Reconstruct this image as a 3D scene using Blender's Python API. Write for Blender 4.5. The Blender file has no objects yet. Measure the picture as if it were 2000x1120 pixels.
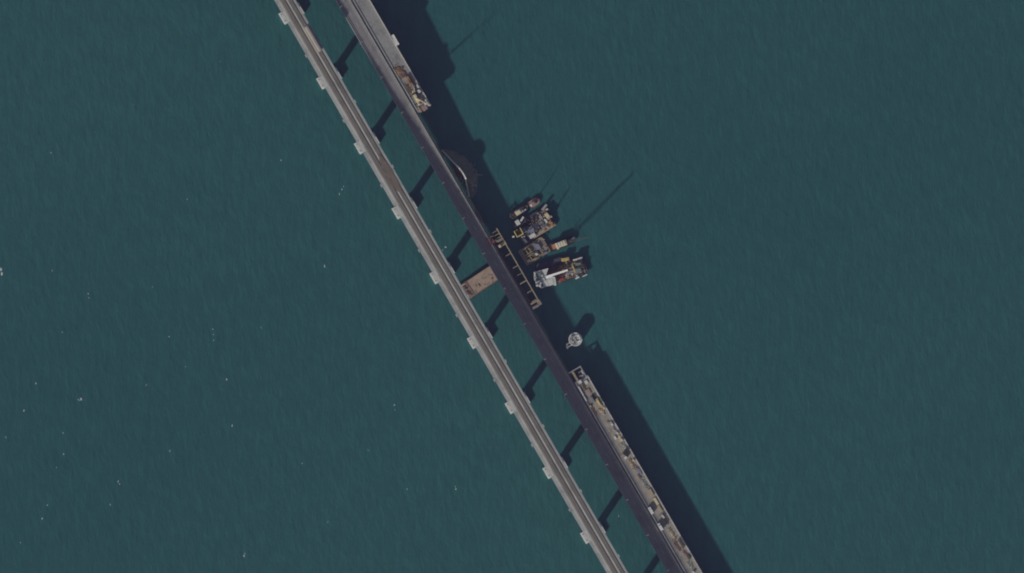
import bpy, bmesh, math, random
from mathutils import Vector, Matrix
R = math.radians
random.seed(7)
SC = bpy.context.scene
COL = SC.collection

# ------------------------------------------------------------------ camera, sky, sun, exposure
S = 0.43            # metres per photograph pixel at sea level
D = 3000.0          # camera height above the sea
cam_d = bpy.data.cameras.new('camera')
cam_d.sensor_width = 36.0
cam_d.lens = 36.0 * D / (2000 * S)
cam_d.clip_start = 10.0
cam_d.clip_end = 60000.0
cam = bpy.data.objects.new('camera', cam_d)
cam.location = (0, 0, D)
COL.objects.link(cam)
SC.camera = cam

EL = R(23.6)        # sun elevation
AZ = R(56.0)        # heading of the shadows, anticlockwise from +X
w = bpy.data.worlds.new('World')
SC.world = w
w.use_nodes = True
nt = w.node_tree
for n in list(nt.nodes): nt.nodes.remove(n)
sky = nt.nodes.new('ShaderNodeTexSky')
sky.sky_type = 'NISHITA'
sky.sun_disc = False
sky.sun_elevation = EL
sky.sun_rotation = math.atan2(-math.cos(AZ), -math.sin(AZ))
sky.air_density = 1.6
sky.dust_density = 1.5
bg = nt.nodes.new('ShaderNodeBackground')
bg.inputs['Strength'].default_value = 0.044
wo = nt.nodes.new('ShaderNodeOutputWorld')
nt.links.new(sky.outputs[0], bg.inputs['Color'])
nt.links.new(bg.outputs[0], wo.inputs['Surface'])

sun_d = bpy.data.lights.new('sun', 'SUN')
sun_d.energy = 3.15
sun_d.angle = R(1.9)
sun_d.color = (1.0, 0.95, 0.88)
sun = bpy.data.objects.new('sun', sun_d)
ldir = Vector((math.cos(AZ) * math.cos(EL), math.sin(AZ) * math.cos(EL), -math.sin(EL)))
sun.rotation_euler = ldir.to_track_quat('-Z', 'Y').to_euler()
sun.location = (0, 0, 500)
COL.objects.link(sun)
SC.view_settings.view_transform = 'Standard'
SC.view_settings.look = 'None'
SC.view_settings.gamma = 1.0
SC.view_settings.use_curve_mapping = False
SC.view_settings.exposure = 0.0
SC.cycles.filter_width = 1.9

# ------------------------------------------------------------------ mapping
BA = R(59.87)
ux, uy = math.cos(BA), math.sin(BA)
def PX(x, y, z=0.0):
    k = (D - z) / D * S
    return Vector(((x - 1000) * k, (560 - y) * k, z))
def TP(t, p, z=0.0):
    return PX(ux * t + uy * p, uy * t - ux * p, z)
def tp_of(x, y):
    return ux * x + uy * y, uy * x - ux * y
RAIL_Z = 32.0
ZT = [(-400, 24.5), (200, 22.5), (345, 19.8), (461, 17.4), (577, 15.8), (692, 14.3), (808, 13.1), (1039, 11.3), (1270, 10.5), (1617, 10.2), (2300, 10.2)]
def zroad(t):
    for (a, za), (b, zb) in zip(ZT, ZT[1:]):
        if t <= b:
            f = max(0.0, (t - a) / (b - a))
            return za + (zb - za) * f
    return ZT[-1][1]
BROT = -BA
HAZE = 2.3e-5

# ------------------------------------------------------------------ materials
def mat(name, col, rough=0.8, var=0.25, scale=0.6, metal=0.0, col2=None, spec=0.3, bump=0.0, fine=3.0):
    m = bpy.data.materials.new(name)
    m.use_nodes = True
    t = m.node_tree
    b = t.nodes['Principled BSDF']
    b.inputs['Roughness'].default_value = rough
    b.inputs['Metallic'].default_value = metal
    b.inputs['Specular IOR Level'].default_value = spec
    tc = t.nodes.new('ShaderNodeTexCoord')
    n1 = t.nodes.new('ShaderNodeTexNoise'); n1.inputs['Scale'].default_value = scale
    n1.inputs['Detail'].default_value = 6; n1.inputs['Roughness'].default_value = 0.65
    n2 = t.nodes.new('ShaderNodeTexNoise'); n2.inputs['Scale'].default_value = scale * fine
    n2.inputs['Detail'].default_value = 3
    for n in (n1, n2): t.links.new(tc.outputs['Object'], n.inputs['Vector'])
    ad = t.nodes.new('ShaderNodeMath'); ad.operation = 'MULTIPLY_ADD'
    t.links.new(n2.outputs['Fac'], ad.inputs[0]); ad.inputs[1].default_value = 0.45
    t.links.new(n1.outputs['Fac'], ad.inputs[2])
    cr = t.nodes.new('ShaderNodeValToRGB')
    c2 = col2 or tuple(c * (1 - var) for c in col)
    hi = tuple(min(1, c * (1 + var * 0.6)) for c in col)
    cr.color_ramp.elements[0].position = 0.50; cr.color_ramp.elements[0].color = (*c2, 1)
    cr.color_ramp.elements[1].position = 0.98; cr.color_ramp.elements[1].color = (*hi, 1)
    e = cr.color_ramp.elements.new(0.72); e.color = (*col, 1)
    t.links.new(ad.outputs[0], cr.inputs[0])
    t.links.new(cr.outputs[0], b.inputs['Base Color'])
    if bump:
        bp = t.nodes.new('ShaderNodeBump'); bp.inputs['Strength'].default_value = bump
        bp.inputs['Distance'].default_value = 0.3
        t.links.new(n2.outputs['Fac'], bp.inputs['Height']); t.links.new(bp.outputs[0], b.inputs['Normal'])
    return m

M = {
    'concrete': mat('concrete', (.44, .43, .41), .85, .22, .12),
    'concrete_pale': mat('concrete_pale', (.72,.72,.67), .85, .15, .2),
    'pier': mat('pier_concrete', (.50, .49, .46), .85, .2, .2),
    'ballast': mat('ballast', (.265,.225,.175), .95, .25, .06, fine=20),
    'walk': mat('walkway', (.54, .55, .50), .85, .28, .07),
    'walk_r': mat('walkway_grey', (.41, .425, .395), .85, .25, .07),
    'girder': mat('girder_steel', (.2,.2,.2), .6, .2, .3, .2),
    'rail': mat('rail_steel', (.30, .25, .22), .4, .2, 1, .7),
    'asphalt': mat('asphalt', (.255, .250, .244), .9, .25, .05),
    'asphalt_r': mat('asphalt_dusty', (.31, .312, .295), .9, .28, .06, fine=8),
    'dust': mat('dusty_deck', (.37,.345,.28), .92, .34, .10, fine=6),
    'median': mat('median_concrete', (.40, .41, .38), .85, .2, .1),
    'parapet': mat('parapet_concrete', (.56,.55,.49), .85, .2, .15),
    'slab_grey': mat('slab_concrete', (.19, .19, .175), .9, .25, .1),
    'paint': mat('road_paint', (.55, .55, .52), .7, .3, 1),
    'scorch': mat('scorched_ballast', (.200, .170, .135), .95, .35, .15, fine=6),
    'galv': mat('galvanised', (.40,.42,.41), .45, .15, 1, .3),
    'lamp': mat('lamp_housing', (.34,.36,.36), .4, .1, 1),
    'steel': mat('beam_steel', (.33, .27, .235), .7, .3, .7, .1),
    'steel_pale': mat('pale_beam_steel', (.44,.365,.225), .65, .25, .6, .1),
    'rust': mat('rust', (.13,.11,.08), .9, .4, .6),
    'dark': mat('dark_steel', (.05, .048, .05), .7, .4, .8),
    'darkdeck': mat('dark_blue_deck', (.07,.075,.10), .8, .4, .35),  # also carries the painted shade of the work vessel's upper deck
    'greydeck': mat('grey_deck', (.28,.29,.285), .75, .35, .4),
    'browndeck': mat('brown_hold', (.46, .355, .27), .9, .32, .16, fine=7, bump=.3),
    'brownrim': mat('brown_rim', (.30, .22, .17), .8, .3, .5),
    'red': mat('red_paint', (.38, .085, .07), .6, .35, .8),
    'reddeck': mat('red_brown_deck', (.235, .165, .125), .8, .45, .5),
    'pink': mat('faded_red_deck', (.38,.27,.235), .75, .35, .6),
    'yellow': mat('yellow_paint', (.74,.66,.24), .5, .2, .8),
    'cream': mat('cream_paint', (.76,.66,.42), .5, .25, .8),
    'ochre': mat('ochre_paint', (.62,.47,.17), .55, .25, .8),
    'boom': mat('dark_green_boom', (.045, .085, .075), .7, .3, .8),
    'white': mat('white_paint', (.80,.80,.77), .45, .15, .8),
    'greywhite': mat('worn_white_deck', (.70,.70,.66), .6, .35, .5),
    'green': mat('grey_green_paint', (.20, .25, .22), .7, .35, .6),
    'blue': mat('blue_grey_paint', (.25, .28, .33), .6, .25, .8),
    'olive': mat('olive_debris', (.20, .17, .10), .9, .4, .8),
    'earth': mat('brown_earth', (.29,.20,.125), .95, .35, .35, fine=5, bump=.5),
    'orange': mat('orange_brown_paint', (.45,.25,.12), .7, .3, .7),
    'glass': mat('dark_glass', (.03, .035, .04), .15, .1, 1, spec=.6),
    'rubber': mat('rubber', (.02, .02, .02), .9, .1, 1),
    'wagon': mat('wagon_paint', (.50, .45, .39), .7, .2, .4),
    'wood': mat('timber', (.42, .34, .25), .9, .3, .8),
    'beige': mat('beige_panel', (.50, .41, .29), .85, .2, .5),
    'wet': mat('wet_concrete', (.165, .195, .150), .7, .45, .14, fine=6),
    'foam': mat('foam', (.62,.68,.67), .9, .3, 1),
}

def water_mat():
    m = bpy.data.materials.new('water')
    m.use_nodes = True
    t = m.node_tree
    b = t.nodes['Principled BSDF']
    L = t.links.new
    geo = t.nodes.new('ShaderNodeNewGeometry')
    def noise(scale, sc3, det=4, rot=0):
        mp = t.nodes.new('ShaderNodeMapping'); mp.inputs['Scale'].default_value = sc3
        mp.inputs['Rotation'].default_value = (0, 0, rot)
        L(geo.outputs['Position'], mp.inputs['Vector'])
        n = t.nodes.new('ShaderNodeTexNoise'); n.inputs['Scale'].default_value = scale
        n.inputs['Detail'].default_value = det
        L(mp.outputs[0], n.inputs['Vector'])
        return n.outputs['Fac']
    big = noise(.0022, (1, 1, 1), 3)
    cr = t.nodes.new('ShaderNodeValToRGB')
    cr.color_ramp.elements[0].position = .35; cr.color_ramp.elements[0].color = (.0280, .1280, .1250, 1)
    cr.color_ramp.elements[1].position = .68; cr.color_ramp.elements[1].color = (.0345, .1430, .1385, 1)
    L(big, cr.inputs[0])
    # base colour varied in long faint streaks
    st = noise(.13, (1, .4, 1), 5, R(8))
    mr = t.nodes.new('ShaderNodeMapRange')
    mr.inputs['From Min'].default_value = .3; mr.inputs['From Max'].default_value = .7
    mr.inputs['To Min'].default_value = .92; mr.inputs['To Max'].default_value = 1.08
    L(st, mr.inputs['Value'])
    mx = t.nodes.new('ShaderNodeVectorMath'); mx.operation = 'SCALE'
    L(cr.outputs[0], mx.inputs[0]); L(mr.outputs[0], mx.inputs['Scale'])
    L(mx.outputs[0], b.inputs['Base Color'])
    b.inputs['Roughness'].default_value = .18
    b.inputs['IOR'].default_value = 1.33
    w1 = noise(.24, (1, .40, 1), 4, R(8))
    w2 = noise(.6, (1, .6, 1), 2, R(-20))
    ma = t.nodes.new('ShaderNodeMath'); ma.operation = 'MULTIPLY_ADD'
    L(w2, ma.inputs[0]); ma.inputs[1].default_value = .3; L(w1, ma.inputs[2])
    bp = t.nodes.new('ShaderNodeBump'); bp.inputs['Strength'].default_value = 1.0
    bp.inputs['Distance'].default_value = .68
    L(ma.outputs[0], bp.inputs['Height']); L(bp.outputs[0], b.inputs['Normal'])
    return m

# ------------------------------------------------------------------ mesh helper
class MB:
    def __init__(s): s.v = []; s.f = []
    def add(s, vs, fs):
        o = len(s.v); s.v += [tuple(v) for v in vs]; s.f += [tuple(i + o for i in f) for f in fs]; return s
    def prism(s, poly, z0, z1, top=None):
        n = len(poly); tp = top or poly
        vs = [(x, y, z0) for x, y in poly] + [(x, y, z1) for x, y in tp]
        fs = [tuple(range(n - 1, -1, -1)), tuple(range(n, 2 * n))] + [(i, (i + 1) % n, n + (i + 1) % n, n + i) for i in range(n)]
        return s.add(vs, fs)
    def box(s, x0, x1, y0, y1, z0, z1, ch=0.0):
        p = [(x0, y0), (x1, y0), (x1, y1), (x0, y1)]
        if ch:
            q = [(x0 + ch, y0 + ch), (x1 - ch, y0 + ch), (x1 - ch, y1 - ch), (x0 + ch, y1 - ch)]
            s.prism(p, z0, z1 - ch, p)
            return s.prism(p, z1 - ch, z1, q)
        return s.prism(p, z0, z1)
    def obox(s, cx, cy, L, W, z0, z1, a=0.0):
        c, n = math.cos(a), math.sin(a)
        p = [(cx + c * x - n * y, cy + n * x + c * y) for x, y in ((-L/2, -W/2), (L/2, -W/2), (L/2, W/2), (-L/2, W/2))]
        return s.prism(p, z0, z1)
    def cyl(s, cx, cy, r, z0, z1, n=16, r1=None):
        r1 = r if r1 is None else r1
        a = [2 * math.pi * i / n for i in range(n)]
        return s.prism([(cx + r * math.cos(t), cy + r * math.sin(t)) for t in a], z0, z1, [(cx + r1 * math.cos(t), cy + r1 * math.sin(t)) for t in a])
    def tube(s, a, b, r, n=6, r1=None):
        a, b = Vector(a), Vector(b); d = (b - a)
        if d.length < 1e-6: return s
        d.normalize(); u = d.orthogonal().normalized(); w_ = d.cross(u); r1 = r if r1 is None else r1
        vs = [a + (u * math.cos(2*math.pi*i/n) + w_ * math.sin(2*math.pi*i/n)) * r for i in range(n)] + \
             [b + (u * math.cos(2*math.pi*i/n) + w_ * math.sin(2*math.pi*i/n)) * r1 for i in range(n)]
        fs = [tuple(range(n - 1, -1, -1)), tuple(range(n, 2*n))] + [(i, (i+1) % n, n + (i+1) % n, n + i) for i in range(n)]
        return s.add(vs, fs)
    def side(s, prof, y0, y1):      # profile in x,z extruded along y
        n = len(prof)
        vs = [(x, y0, z) for x, z in prof] + [(x, y1, z) for x, z in prof]
        fs = [tuple(range(n)), tuple(range(2*n - 1, n - 1, -1))] + [(i, n + i, n + (i+1) % n, (i+1) % n) for i in range(n)]
        return s.add(vs, fs)
    def lattice(s, a, b, wd, r=.12, n=10, taper=.5):
        a, b = Vector(a), Vector(b); d = (b - a).normalized()
        u = d.cross(Vector((0, 0, 1))).normalized(); v = u.cross(d)
        def ring(f):
            c = a.lerp(b, f); k = wd / 2 * (1 - (1 - taper) * abs(2 * f - .7) ** 1.5 if f > .35 else 1 - (1 - taper) * (1 - f / .35) ** 2 * .5)
            k = max(k, wd * .18)
            return [c + u * k * i + v * k * j for i, j in ((-1, -1), (1, -1), (1, 1), (-1, 1))]
        R_ = [ring(i / n) for i in range(n + 1)]
        for i in range(n):
            for k in range(4):
                s.tube(R_[i][k], R_[i+1][k], r, 4)
                s.tube(R_[i][k], R_[i+1][(k + 1) % 4], r * .6, 3)
        return s
    def rubble(s, x0, x1, y0, y1, z, n, a=.3, b=1.2, rnd=random):
        for _ in range(n):
            sz = rnd.uniform(a, b); x, y = rnd.uniform(x0, x1), rnd.uniform(y0, y1); h = sz * rnd.uniform(.25, .8)
            k = rnd.randint(4, 6); an = sorted(rnd.uniform(0, 6.28) for _ in range(k))
            if max((an[(i+1) % k] - an[i]) % 6.283 for i in range(k)) > 3.0: an = [6.283 * i / k for i in range(k)]
            p = [(x + sz * .6 * math.cos(t), y + sz * .5 * math.sin(t)) for t in an]
            q = [(x + .7 * (px - x), y + .7 * (py - y)) for px, py in p]
            s.prism(p, z, z + h, q)
        return s
    def build(s, name, m, parent=None, loc=None, label=None):
        me = bpy.data.meshes.new(name); me.from_pydata(s.v, [], s.f)
        bm = bmesh.new(); bm.from_mesh(me); bmesh.ops.recalc_face_normals(bm, faces=bm.faces); bm.to_mesh(me); bm.free()
        me.materials.append(m if not isinstance(m, str) else M[m])
        o = bpy.data.objects.new(name, me); COL.objects.link(o)
        if parent: o.parent = parent
        if loc is not None: o.location = loc
        if label: o['label'] = label
        return o

def tag(o, label, cat, group=None):
    o['label'] = label; o['category'] = cat
    if group: o['group'] = group
    return o
def thing(name, label, cat, loc, rotz=0.0, group=None):
    o = bpy.data.objects.new(name, None); COL.objects.link(o)
    o.empty_display_size = 1; o.location = loc; o.rotation_euler = (0, 0, rotz)
    return tag(o, label, cat, group)
def on_road(name, label, cat, x, y, rot=0.0, dz=0.0, group=None):
    t, p = tp_of(x, y)
    return thing(name, label, cat, PX(x, y, zroad(t) + dz), BROT + rot, group)
def copy_tree(o, parent=None):
    c = o.copy(); COL.objects.link(c); c.parent = parent
    for ch in list(o.children): copy_tree(ch, c)
    return c

def sweep(mb, prof, t0, t1, zf, step=12.0, org=Vector((0, 0, 0))):
    """closed profile [(p_pixels, dz)] carried along the bridge axis"""
    n = max(1, int(math.ceil((t1 - t0) / step))); k = len(prof); vs = []
    for i in range(n + 1):
        t = t0 + (t1 - t0) * i / n
        for p, dz in prof: vs.append(TP(t, p, zf(t) + dz) - org)
    fs = [tuple(range(k)), tuple(range((n + 1) * k - 1, n * k - 1, -1))]
    for i in range(n):
        for j in range(k):
            fs.append((i*k + j, (i+1)*k + j, (i+1)*k + (j+1) % k, i*k + (j+1) % k))
    return mb.add(vs, fs)
def rect(p0, p1, z0, z1): return [(p0, z0), (p1, z0), (p1, z1), (p0, z1)]

# ------------------------------------------------------------------ thin bluish air between the sea and the high viewpoint
hz = MB(); hz.box(-22000, 22000, -22000, 22000, -20, D + 60)
hm = bpy.data.materials.new('haze'); hm.use_nodes = True; ht = hm.node_tree
for n in list(ht.nodes): ht.nodes.remove(n)
pv = ht.nodes.new('ShaderNodeVolumePrincipled'); ho = ht.nodes.new('ShaderNodeOutputMaterial')
pv.inputs['Color'].default_value = (.57, .43, 1.0, 1); pv.inputs['Density'].default_value = HAZE; pv.inputs['Anisotropy'].default_value = 0.0
ht.links.new(pv.outputs[0], ho.inputs['Volume'])
ho_ = hz.build('haze', hm); ho_['kind'] = 'stuff'; ho_['label'] = 'thin bluish air veiling the whole view'; ho_['category'] = 'haze'

# ------------------------------------------------------------------ water
mb = MB()
def grid(mb, n, h):
    vs = [((i / n - .5) * 2 * h, (j / n - .5) * 2 * h, 0) for j in range(n + 1) for i in range(n + 1)]
    fs = [(j*(n+1)+i, j*(n+1)+i+1, (j+1)*(n+1)+i+1, (j+1)*(n+1)+i) for j in range(n) for i in range(n)]
    mb.add(vs, fs)
grid(mb, 8, 20000)
wo_ = mb.build('water', water_mat()); wo_['kind'] = 'structure'

# scattered whitecaps
mb = MB(); rf = random.Random(3)
spots = [(2,526,5),(3,536,5),(102,529,1.5),(173,575,2),(174,583,1.5),(122,650,1.3),(70,748,2.6),(158,780,3.8),(154,782,2),(46,802,2.4),
 (125,888,2.6),(123,847,1.8),(231,941,2.2),(233,946,2),(82,1012,2.8),(92,987,2),(110,914,1.5),(443,742,3.2),(415,643,1.8),(416,655,1.4),(417,664,2),
 (330,658,2),(454,832,2.4),(332,881,1.8),(477,1087,2.8),(478,1081,1.6),(216,986,1.8),(633,520,2.6),(548,312,2.2),(668,370,2.4),(663,380,2),(672,366,1.8),
 (890,955,2.6),(889,950,1.6),(795,955,1.8),(770,792,2.2),(772,800,1.4),(100,298,1.8),(366,390,1.4),(286,752,1.5),(362,717,1.2),(1208,1008,1.6),(870,484,2.6),(865,488,1.6),(40,1060,1.5),(12,855,1.6),(297,560,1.2),(260,205,1.2),(430,120,1.2),(510,640,1.4),(590,905,1.4),(640,1020,1.3),(720,880,1.3)]
for x, y, r in spots:
    for q in range(2):
        c = PX(x + rf.uniform(-1, 1), y + rf.uniform(-1.5, 1.5)); k = 8; rr = r * S * .62
        mb.prism([(c.x + rr * rf.uniform(.35, .8) * math.cos(6.283*i/k), c.y + rr * rf.uniform(.7, 1.3) * math.sin(6.283*i/k)) for i in range(k)], .02, .08 + .03 * q)
o = mb.build('sea_foam', 'foam'); o['kind'] = 'stuff'; o['label'] = 'small scattered whitecaps on the open water left of the bridges'; o['category'] = 'sea foam'

# ------------------------------------------------------------------ railway bridge
T0, T1 = -260, 2050
org = TP(800, 481, 0)
rb = thing('railway_bridge', 'long double-track railway bridge on wide concrete piers, the left of the two bridges', 'bridge', org)
zr = lambda t: RAIL_Z - 2.2 * max(0.0, min(1.0, (t - 900) / 800.0))
b = MB(); sweep(b, [(464.5, -.4), (466, -1.5), (467.0, -5.0), (493, -5.0), (497.5, -.4)], T0, T1, zr, 60, org); b.build('girder', 'girder', rb)
b = MB(); sweep(b, rect(463, 472.4, -.4, .25), T0, T1, zr, 60, org); b.build('walkway', 'walk', rb)
b = MB(); sweep(b, rect(494.6, 499.2, -.4, .25), T0, T1, zr, 60, org); b.build('walkway', 'walk_r', rb)
b = MB(); sweep(b, rect(483.0, 485.8, -.4, .35), T0, T1, zr, 60, org); b.build('centre_strip', 'walk', rb)
for (a, c) in ((472.41, 482.99), (485.81, 494.59)):
    mid = (a + c) / 2
    b = MB(); sweep(b, [(a, -.4), (c, -.4), (c, .02), (mid + 3.2, .22), (mid - 3.2, .22), (a, .02)], T0, T1, zr, 60, org)
    tr = b.build('ballast_bed', 'ballast', rb)
    b = MB()
    for s_ in (-1.77, 1.77): sweep(b, rect(mid + s_ - .16, mid + s_ + .16, .22, .5), T0, T1, zr, 60, org)
    b.build('rail', 'rail', tr)
    b = MB(); k = T0
    while k < T1: sweep(b, rect(mid - 3.0, mid + 3.0, .2, .3), k, k + .65, zr, 5, org); k += 1.5
    b.build('sleepers', 'walk_r', tr)
# parapets with posts along both edges
for p0 in (463.3, 498.5):
    b = MB(); sweep(b, rect(p0 - .15, p0 + .15, .85, .95), T0, T1, zr, 60, org); k = T0
    while k < T1: sweep(b, rect(p0 - .15, p0 + .15, .2, .9), k, k + .3, zr, 5, org); k += 6
    b.build('railing', 'galv', rb)
# fire-scorched stretch of the right-hand track
b = MB(); rr = random.Random(11)
ts = [634 + i * 4.6 for i in range(20)]
pl = []; pr = []
for i, t in enumerate(ts):
    e = math.sin(math.pi * i / 19)
    pl.append((t, 486 - 8.0 * e + rr.uniform(-1, 1))); pr.append((t, 491 + 4 * e + rr.uniform(-.8, .8)))
vs = [TP(t, p, RAIL_Z + .54) - org for t, p in pl] + [TP(t, p, RAIL_Z + .54) - org for t, p in pr]
vs += [v + Vector((0, 0, .05)) for v in vs]
n = 20; fs = []
for i in range(n - 1):
    fs += [(i, i+1, n+i+1, n+i), (2*n+i, 3*n+i, 3*n+i+1, 2*n+i+1), (i, 2*n+i, 2*n+i+1, i+1), (n+i, n+i+1, 3*n+i+1, 3*n+i)]
fs += [(0, n, 3*n, 2*n), (n-1, 3*n-1+0, 4*n-1, 2*n-1)] if False else [(0, n, 3*n, 2*n), (n-1, 3*n-1, 4*n-1, 2*n-1)]
b.add(vs, fs); b.build('scorched_bed', 'scorch', rb, label='brown fire-scorched stretch of track bed')
b = MB(); b2 = MB()
# piers
pitch = 146.5; tc0 = 1188.4
pm = None; pier_o = []
for i in range(-9, 6):
    t = tc0 + i * pitch
    c = TP(t, 479.8, 0) - org
    if pm is None:
        b = MB(); b.prism([(-1.4, -3.9), (1.4, -3.9), (1.4, 3.9), (-1.4, 3.9)], 4.3, RAIL_Z - 6.4)
        b.prism([(-1.4, -3.9), (1.4, -3.9), (1.4, 3.9), (-1.4, 3.9)], RAIL_Z - 6.4, RAIL_Z - 5.0, [(-1.8, -5.6), (1.8, -5.6), (1.8, 5.6), (-1.8, 5.6)])
        pm = b.build('pier', 'pier', rb, c)
        b = MB(); b.box(-5.2, 5.2, -9.9, 9.4, -1, 4.3, .25)
        fo = b.build('footing', 'concrete_pale', pm)
        b = MB(); b.box(-3.4, -2.6, -8.6, -7.8, 4.3, 5.2); b.box(2.6, 3.4, -8.6, -7.8, 4.3, 5.2); b.tube((-3, -8.2, 5.1), (3, -8.2, 5.1), .12)
        b.build('mooring_rail', 'galv', pm)
        pm.rotation_euler = (0, 0, BROT)
    else:
        c2 = copy_tree(pm, rb); c2.location = c; c2.location.z = zr(t) - RAIL_Z
ld = None
for i in range(-9, 6):
    t = tc0 + i * pitch; c = TP(t, 466.6, zr(t)) - org
    if ld is None:
        b = MB(); b.box(-4.9, 4.9, -1.3, 1.3, .255, .34); ld = b.build('landing', 'concrete_pale', rb, c); ld.rotation_euler = (0, 0, BROT)
    else:
        q = copy_tree(ld, rb); q.location = c
# mid-span refuges on both edges
rm = None
for i in range(-9, 6):
    for (p, off) in ((500.4, 64), (461.6, 86)):
        t = tc0 + i * pitch + off
        c = TP(t, p, zr(t) - .4) - org
        if rm is None:
            b = MB(); b.box(-1.4, 1.4, -.45, .45, 0, .6); b.box(-1.4, -1.25, -.45, .45, .6, 1.6); b.box(1.25, 1.4, -.45, .45, .6, 1.6)
            rm = b.build('refuge_platform', 'walk', rb, c); rm.rotation_euler = (0, 0, BROT)
        else:
            q = copy_tree(rm, rb); q.location = c

# pale covered wagon on the right-hand track
wx, wy = 612.5, 77
t_, p_ = tp_of(wx, wy)
wg = thing('rail_wagon', 'pale covered rail wagon standing alone on the right-hand track of the railway bridge', 'rail wagon', TP(t_, 491.0, RAIL_Z + .5), BROT)
b = MB(); b.side([(-11.6, 1.0), (11.6, 1.0), (11.6, 3.9), (-11.6, 3.9)], -1.65, 1.65); b.build('body', 'wagon', wg)
b = MB(); prof = [(-1.66, 3.9), (-1.3, 4.25), (0, 4.45), (1.3, 4.25), (1.66, 3.9)]
vs = [(-11.7, y, z) for y, z in prof] + [(11.7, y, z) for y, z in prof]
b.add(vs, [(0, 1, 2, 3, 4), (9, 8, 7, 6, 5)] + [(i, i+5, i+6, i+1) for i in range(4)] + [(4, 9, 5, 0)]); b.build('roof', 'wagon', wg)
for s_ in (-1, 1):
    b = MB(); b.box(-1, 1, min(s_*1.66, s_*1.72), max(s_*1.66, s_*1.72), 1.2, 3.7); b.build('door', 'galv', wg)
b = MB()
for x in (-9.2, -7.4, 7.4, 9.2):
    for y in (-.76, .76): b.tube((x, y - .07, .48), (x, y + .07, .48), .48, 12)
b.build('wheelsets', 'dark', wg)['kind'] = 'stuff'
for x in (-8.3, 8.3):
    b = MB(); b.box(x - 1.5, x + 1.5, -1, 1, .62, 1.0); b.build('bogie', 'dark', wg)

# ------------------------------------------------------------------ road bridge (three separate lengths)
def pier_set(parent, org, p, ts):
    first = None
    for t in ts:
        c = TP(t, p, 0) - org; z = zroad(t)
        b = MB(); b.box(-1.4, 1.4, -3.6, 3.6, 2.6, z - 3.4); b.prism([(-1.4, -3.6), (1.4, -3.6), (1.4, 3.6), (-1.4, 3.6)], z - 3.4, z - 2.4, [(-1.6, -5.2), (1.6, -5.2), (1.6, 5.2), (-1.6, 5.2)])
        o = b.build('pier', 'pier', parent, c); o.rotation_euler = (0, 0, BROT)
        b = MB(); b.box(-4, 4, -5.2, 5.2, -1, 2.6, .2); b.build('footing', 'pier', o)
def guard(mb, p, t0, t1, org, z0=.35):
    sweep(mb, rect(p - .2, p + .2, z0 + .55, z0 + .85), t0, t1, zroad, 12, org); k = t0
    while k < t1 - 1: sweep(mb, rect(p - .2, p + .2, z0, z0 + .6), k, k + .4, zroad, 5, org); k += 7
org = TP(800, 580, 0)
lb = thing('road_bridge', 'unbroken dark asphalt carriageway lying in the railway bridge shadow', 'bridge', org)
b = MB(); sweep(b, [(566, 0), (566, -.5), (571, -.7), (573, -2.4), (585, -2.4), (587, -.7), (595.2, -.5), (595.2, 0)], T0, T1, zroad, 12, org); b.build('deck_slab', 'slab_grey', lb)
b = MB(); sweep(b, rect(567.8, 589.2, .003, .08), T0, T1, zroad, 12, org); a = b.build('asphalt', 'asphalt', lb)
b = MB()
for p in (570.5, 587.0): sweep(b, rect(p - .2, p + .2, .081, .090), T0, T1, zroad, 12, org)
k = T0
while k < T1:
    sweep(b, rect(578.6, 579.0, .081, .090), k, k + 9, zroad, 12, org); k += 27
b.build('lane_markings', 'paint', a)
b = MB(); sweep(b, rect(566.1, 567.8, .003, .55), T0, T1, zroad, 12, org); guard(b, 567, T0, T1, org, .5); b.build('parapet', 'concrete', lb)
b = MB(); sweep(b, rect(589.2, 591.9, .003, .6), T0, T1, zroad, 12, org); guard(b, 590.2, T0, T1, org, .55); b.build('median_kerb', 'median', lb)
pier_set(lb, org, 579, [tc0 - 60 + i * 146.5 for i in range(-8, 6)])

def right_section(label, t0, t1, surf, pts, jag):
    org = TP((t0 + t1) / 2, 610, 0)
    r = thing('road_bridge', label, 'bridge', org)
    b = MB(); sweep(b, [(595.4, 0), (595.4, -.5), (600, -.7), (602, -2.4), (618, -2.4), (620, -.7), (625, -.5), (625, 0)], t0, t1, zroad, 12, org)
    b.build('deck_slab', 'concrete', r)
    a0, a1 = t0 + (6 if jag < 0 else 0), t1 - (8 if jag > 0 else 0)
    b = MB(); sweep(b, rect(598.2, 621.4, .003, .08), a0, a1, zroad, 12, org); a = b.build('asphalt', surf, r)
    b = MB()
    sweep(b, rect(618.6, 619.0, .081, .090), a0 + 4, a1 - 4, zroad, 12, org); k = a0 + 10
    while k < a1 - 20: sweep(b, rect(609, 609.4, .081, .090), k, k + 9, zroad, 12, org); k += 27
    b.build('lane_markings', 'paint', a)
    b = MB(); sweep(b, rect(595.5, 597.4, .003, .6), t0 + 3, t1 - 3, zroad, 12, org); b.build('median_kerb', 'walk_r', r)
    b = MB(); sweep(b, rect(622.4, 624.9, .003, .4), t0 + 3, t1 - 3, zroad, 12, org); guard(b, 623.6, t0 + 3, t1 - 6, org, .3); b.build('parapet', 'parapet', r)
    pier_set(r, org, 610, pts)
    return r, org
rn, on_ = right_section('surviving north end of the broken carriageway, ending beside the brown machinery', T0, 601, 'asphalt_r', [tc0 - 60 + i * 146.5 for i in range(-8, -3)], 1)
b = MB(); b.box(-4.8, 4.8, -1.7, 1.7, -1.2, .9); b.box(-4.8, 4.8, 1.3, 1.7, .9, 1.5)
o = b.build('side_platform', 'concrete_pale', rn, PX(771, 79, 17.6) - on_); o.rotation_euler = (0, 0, BROT)
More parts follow.
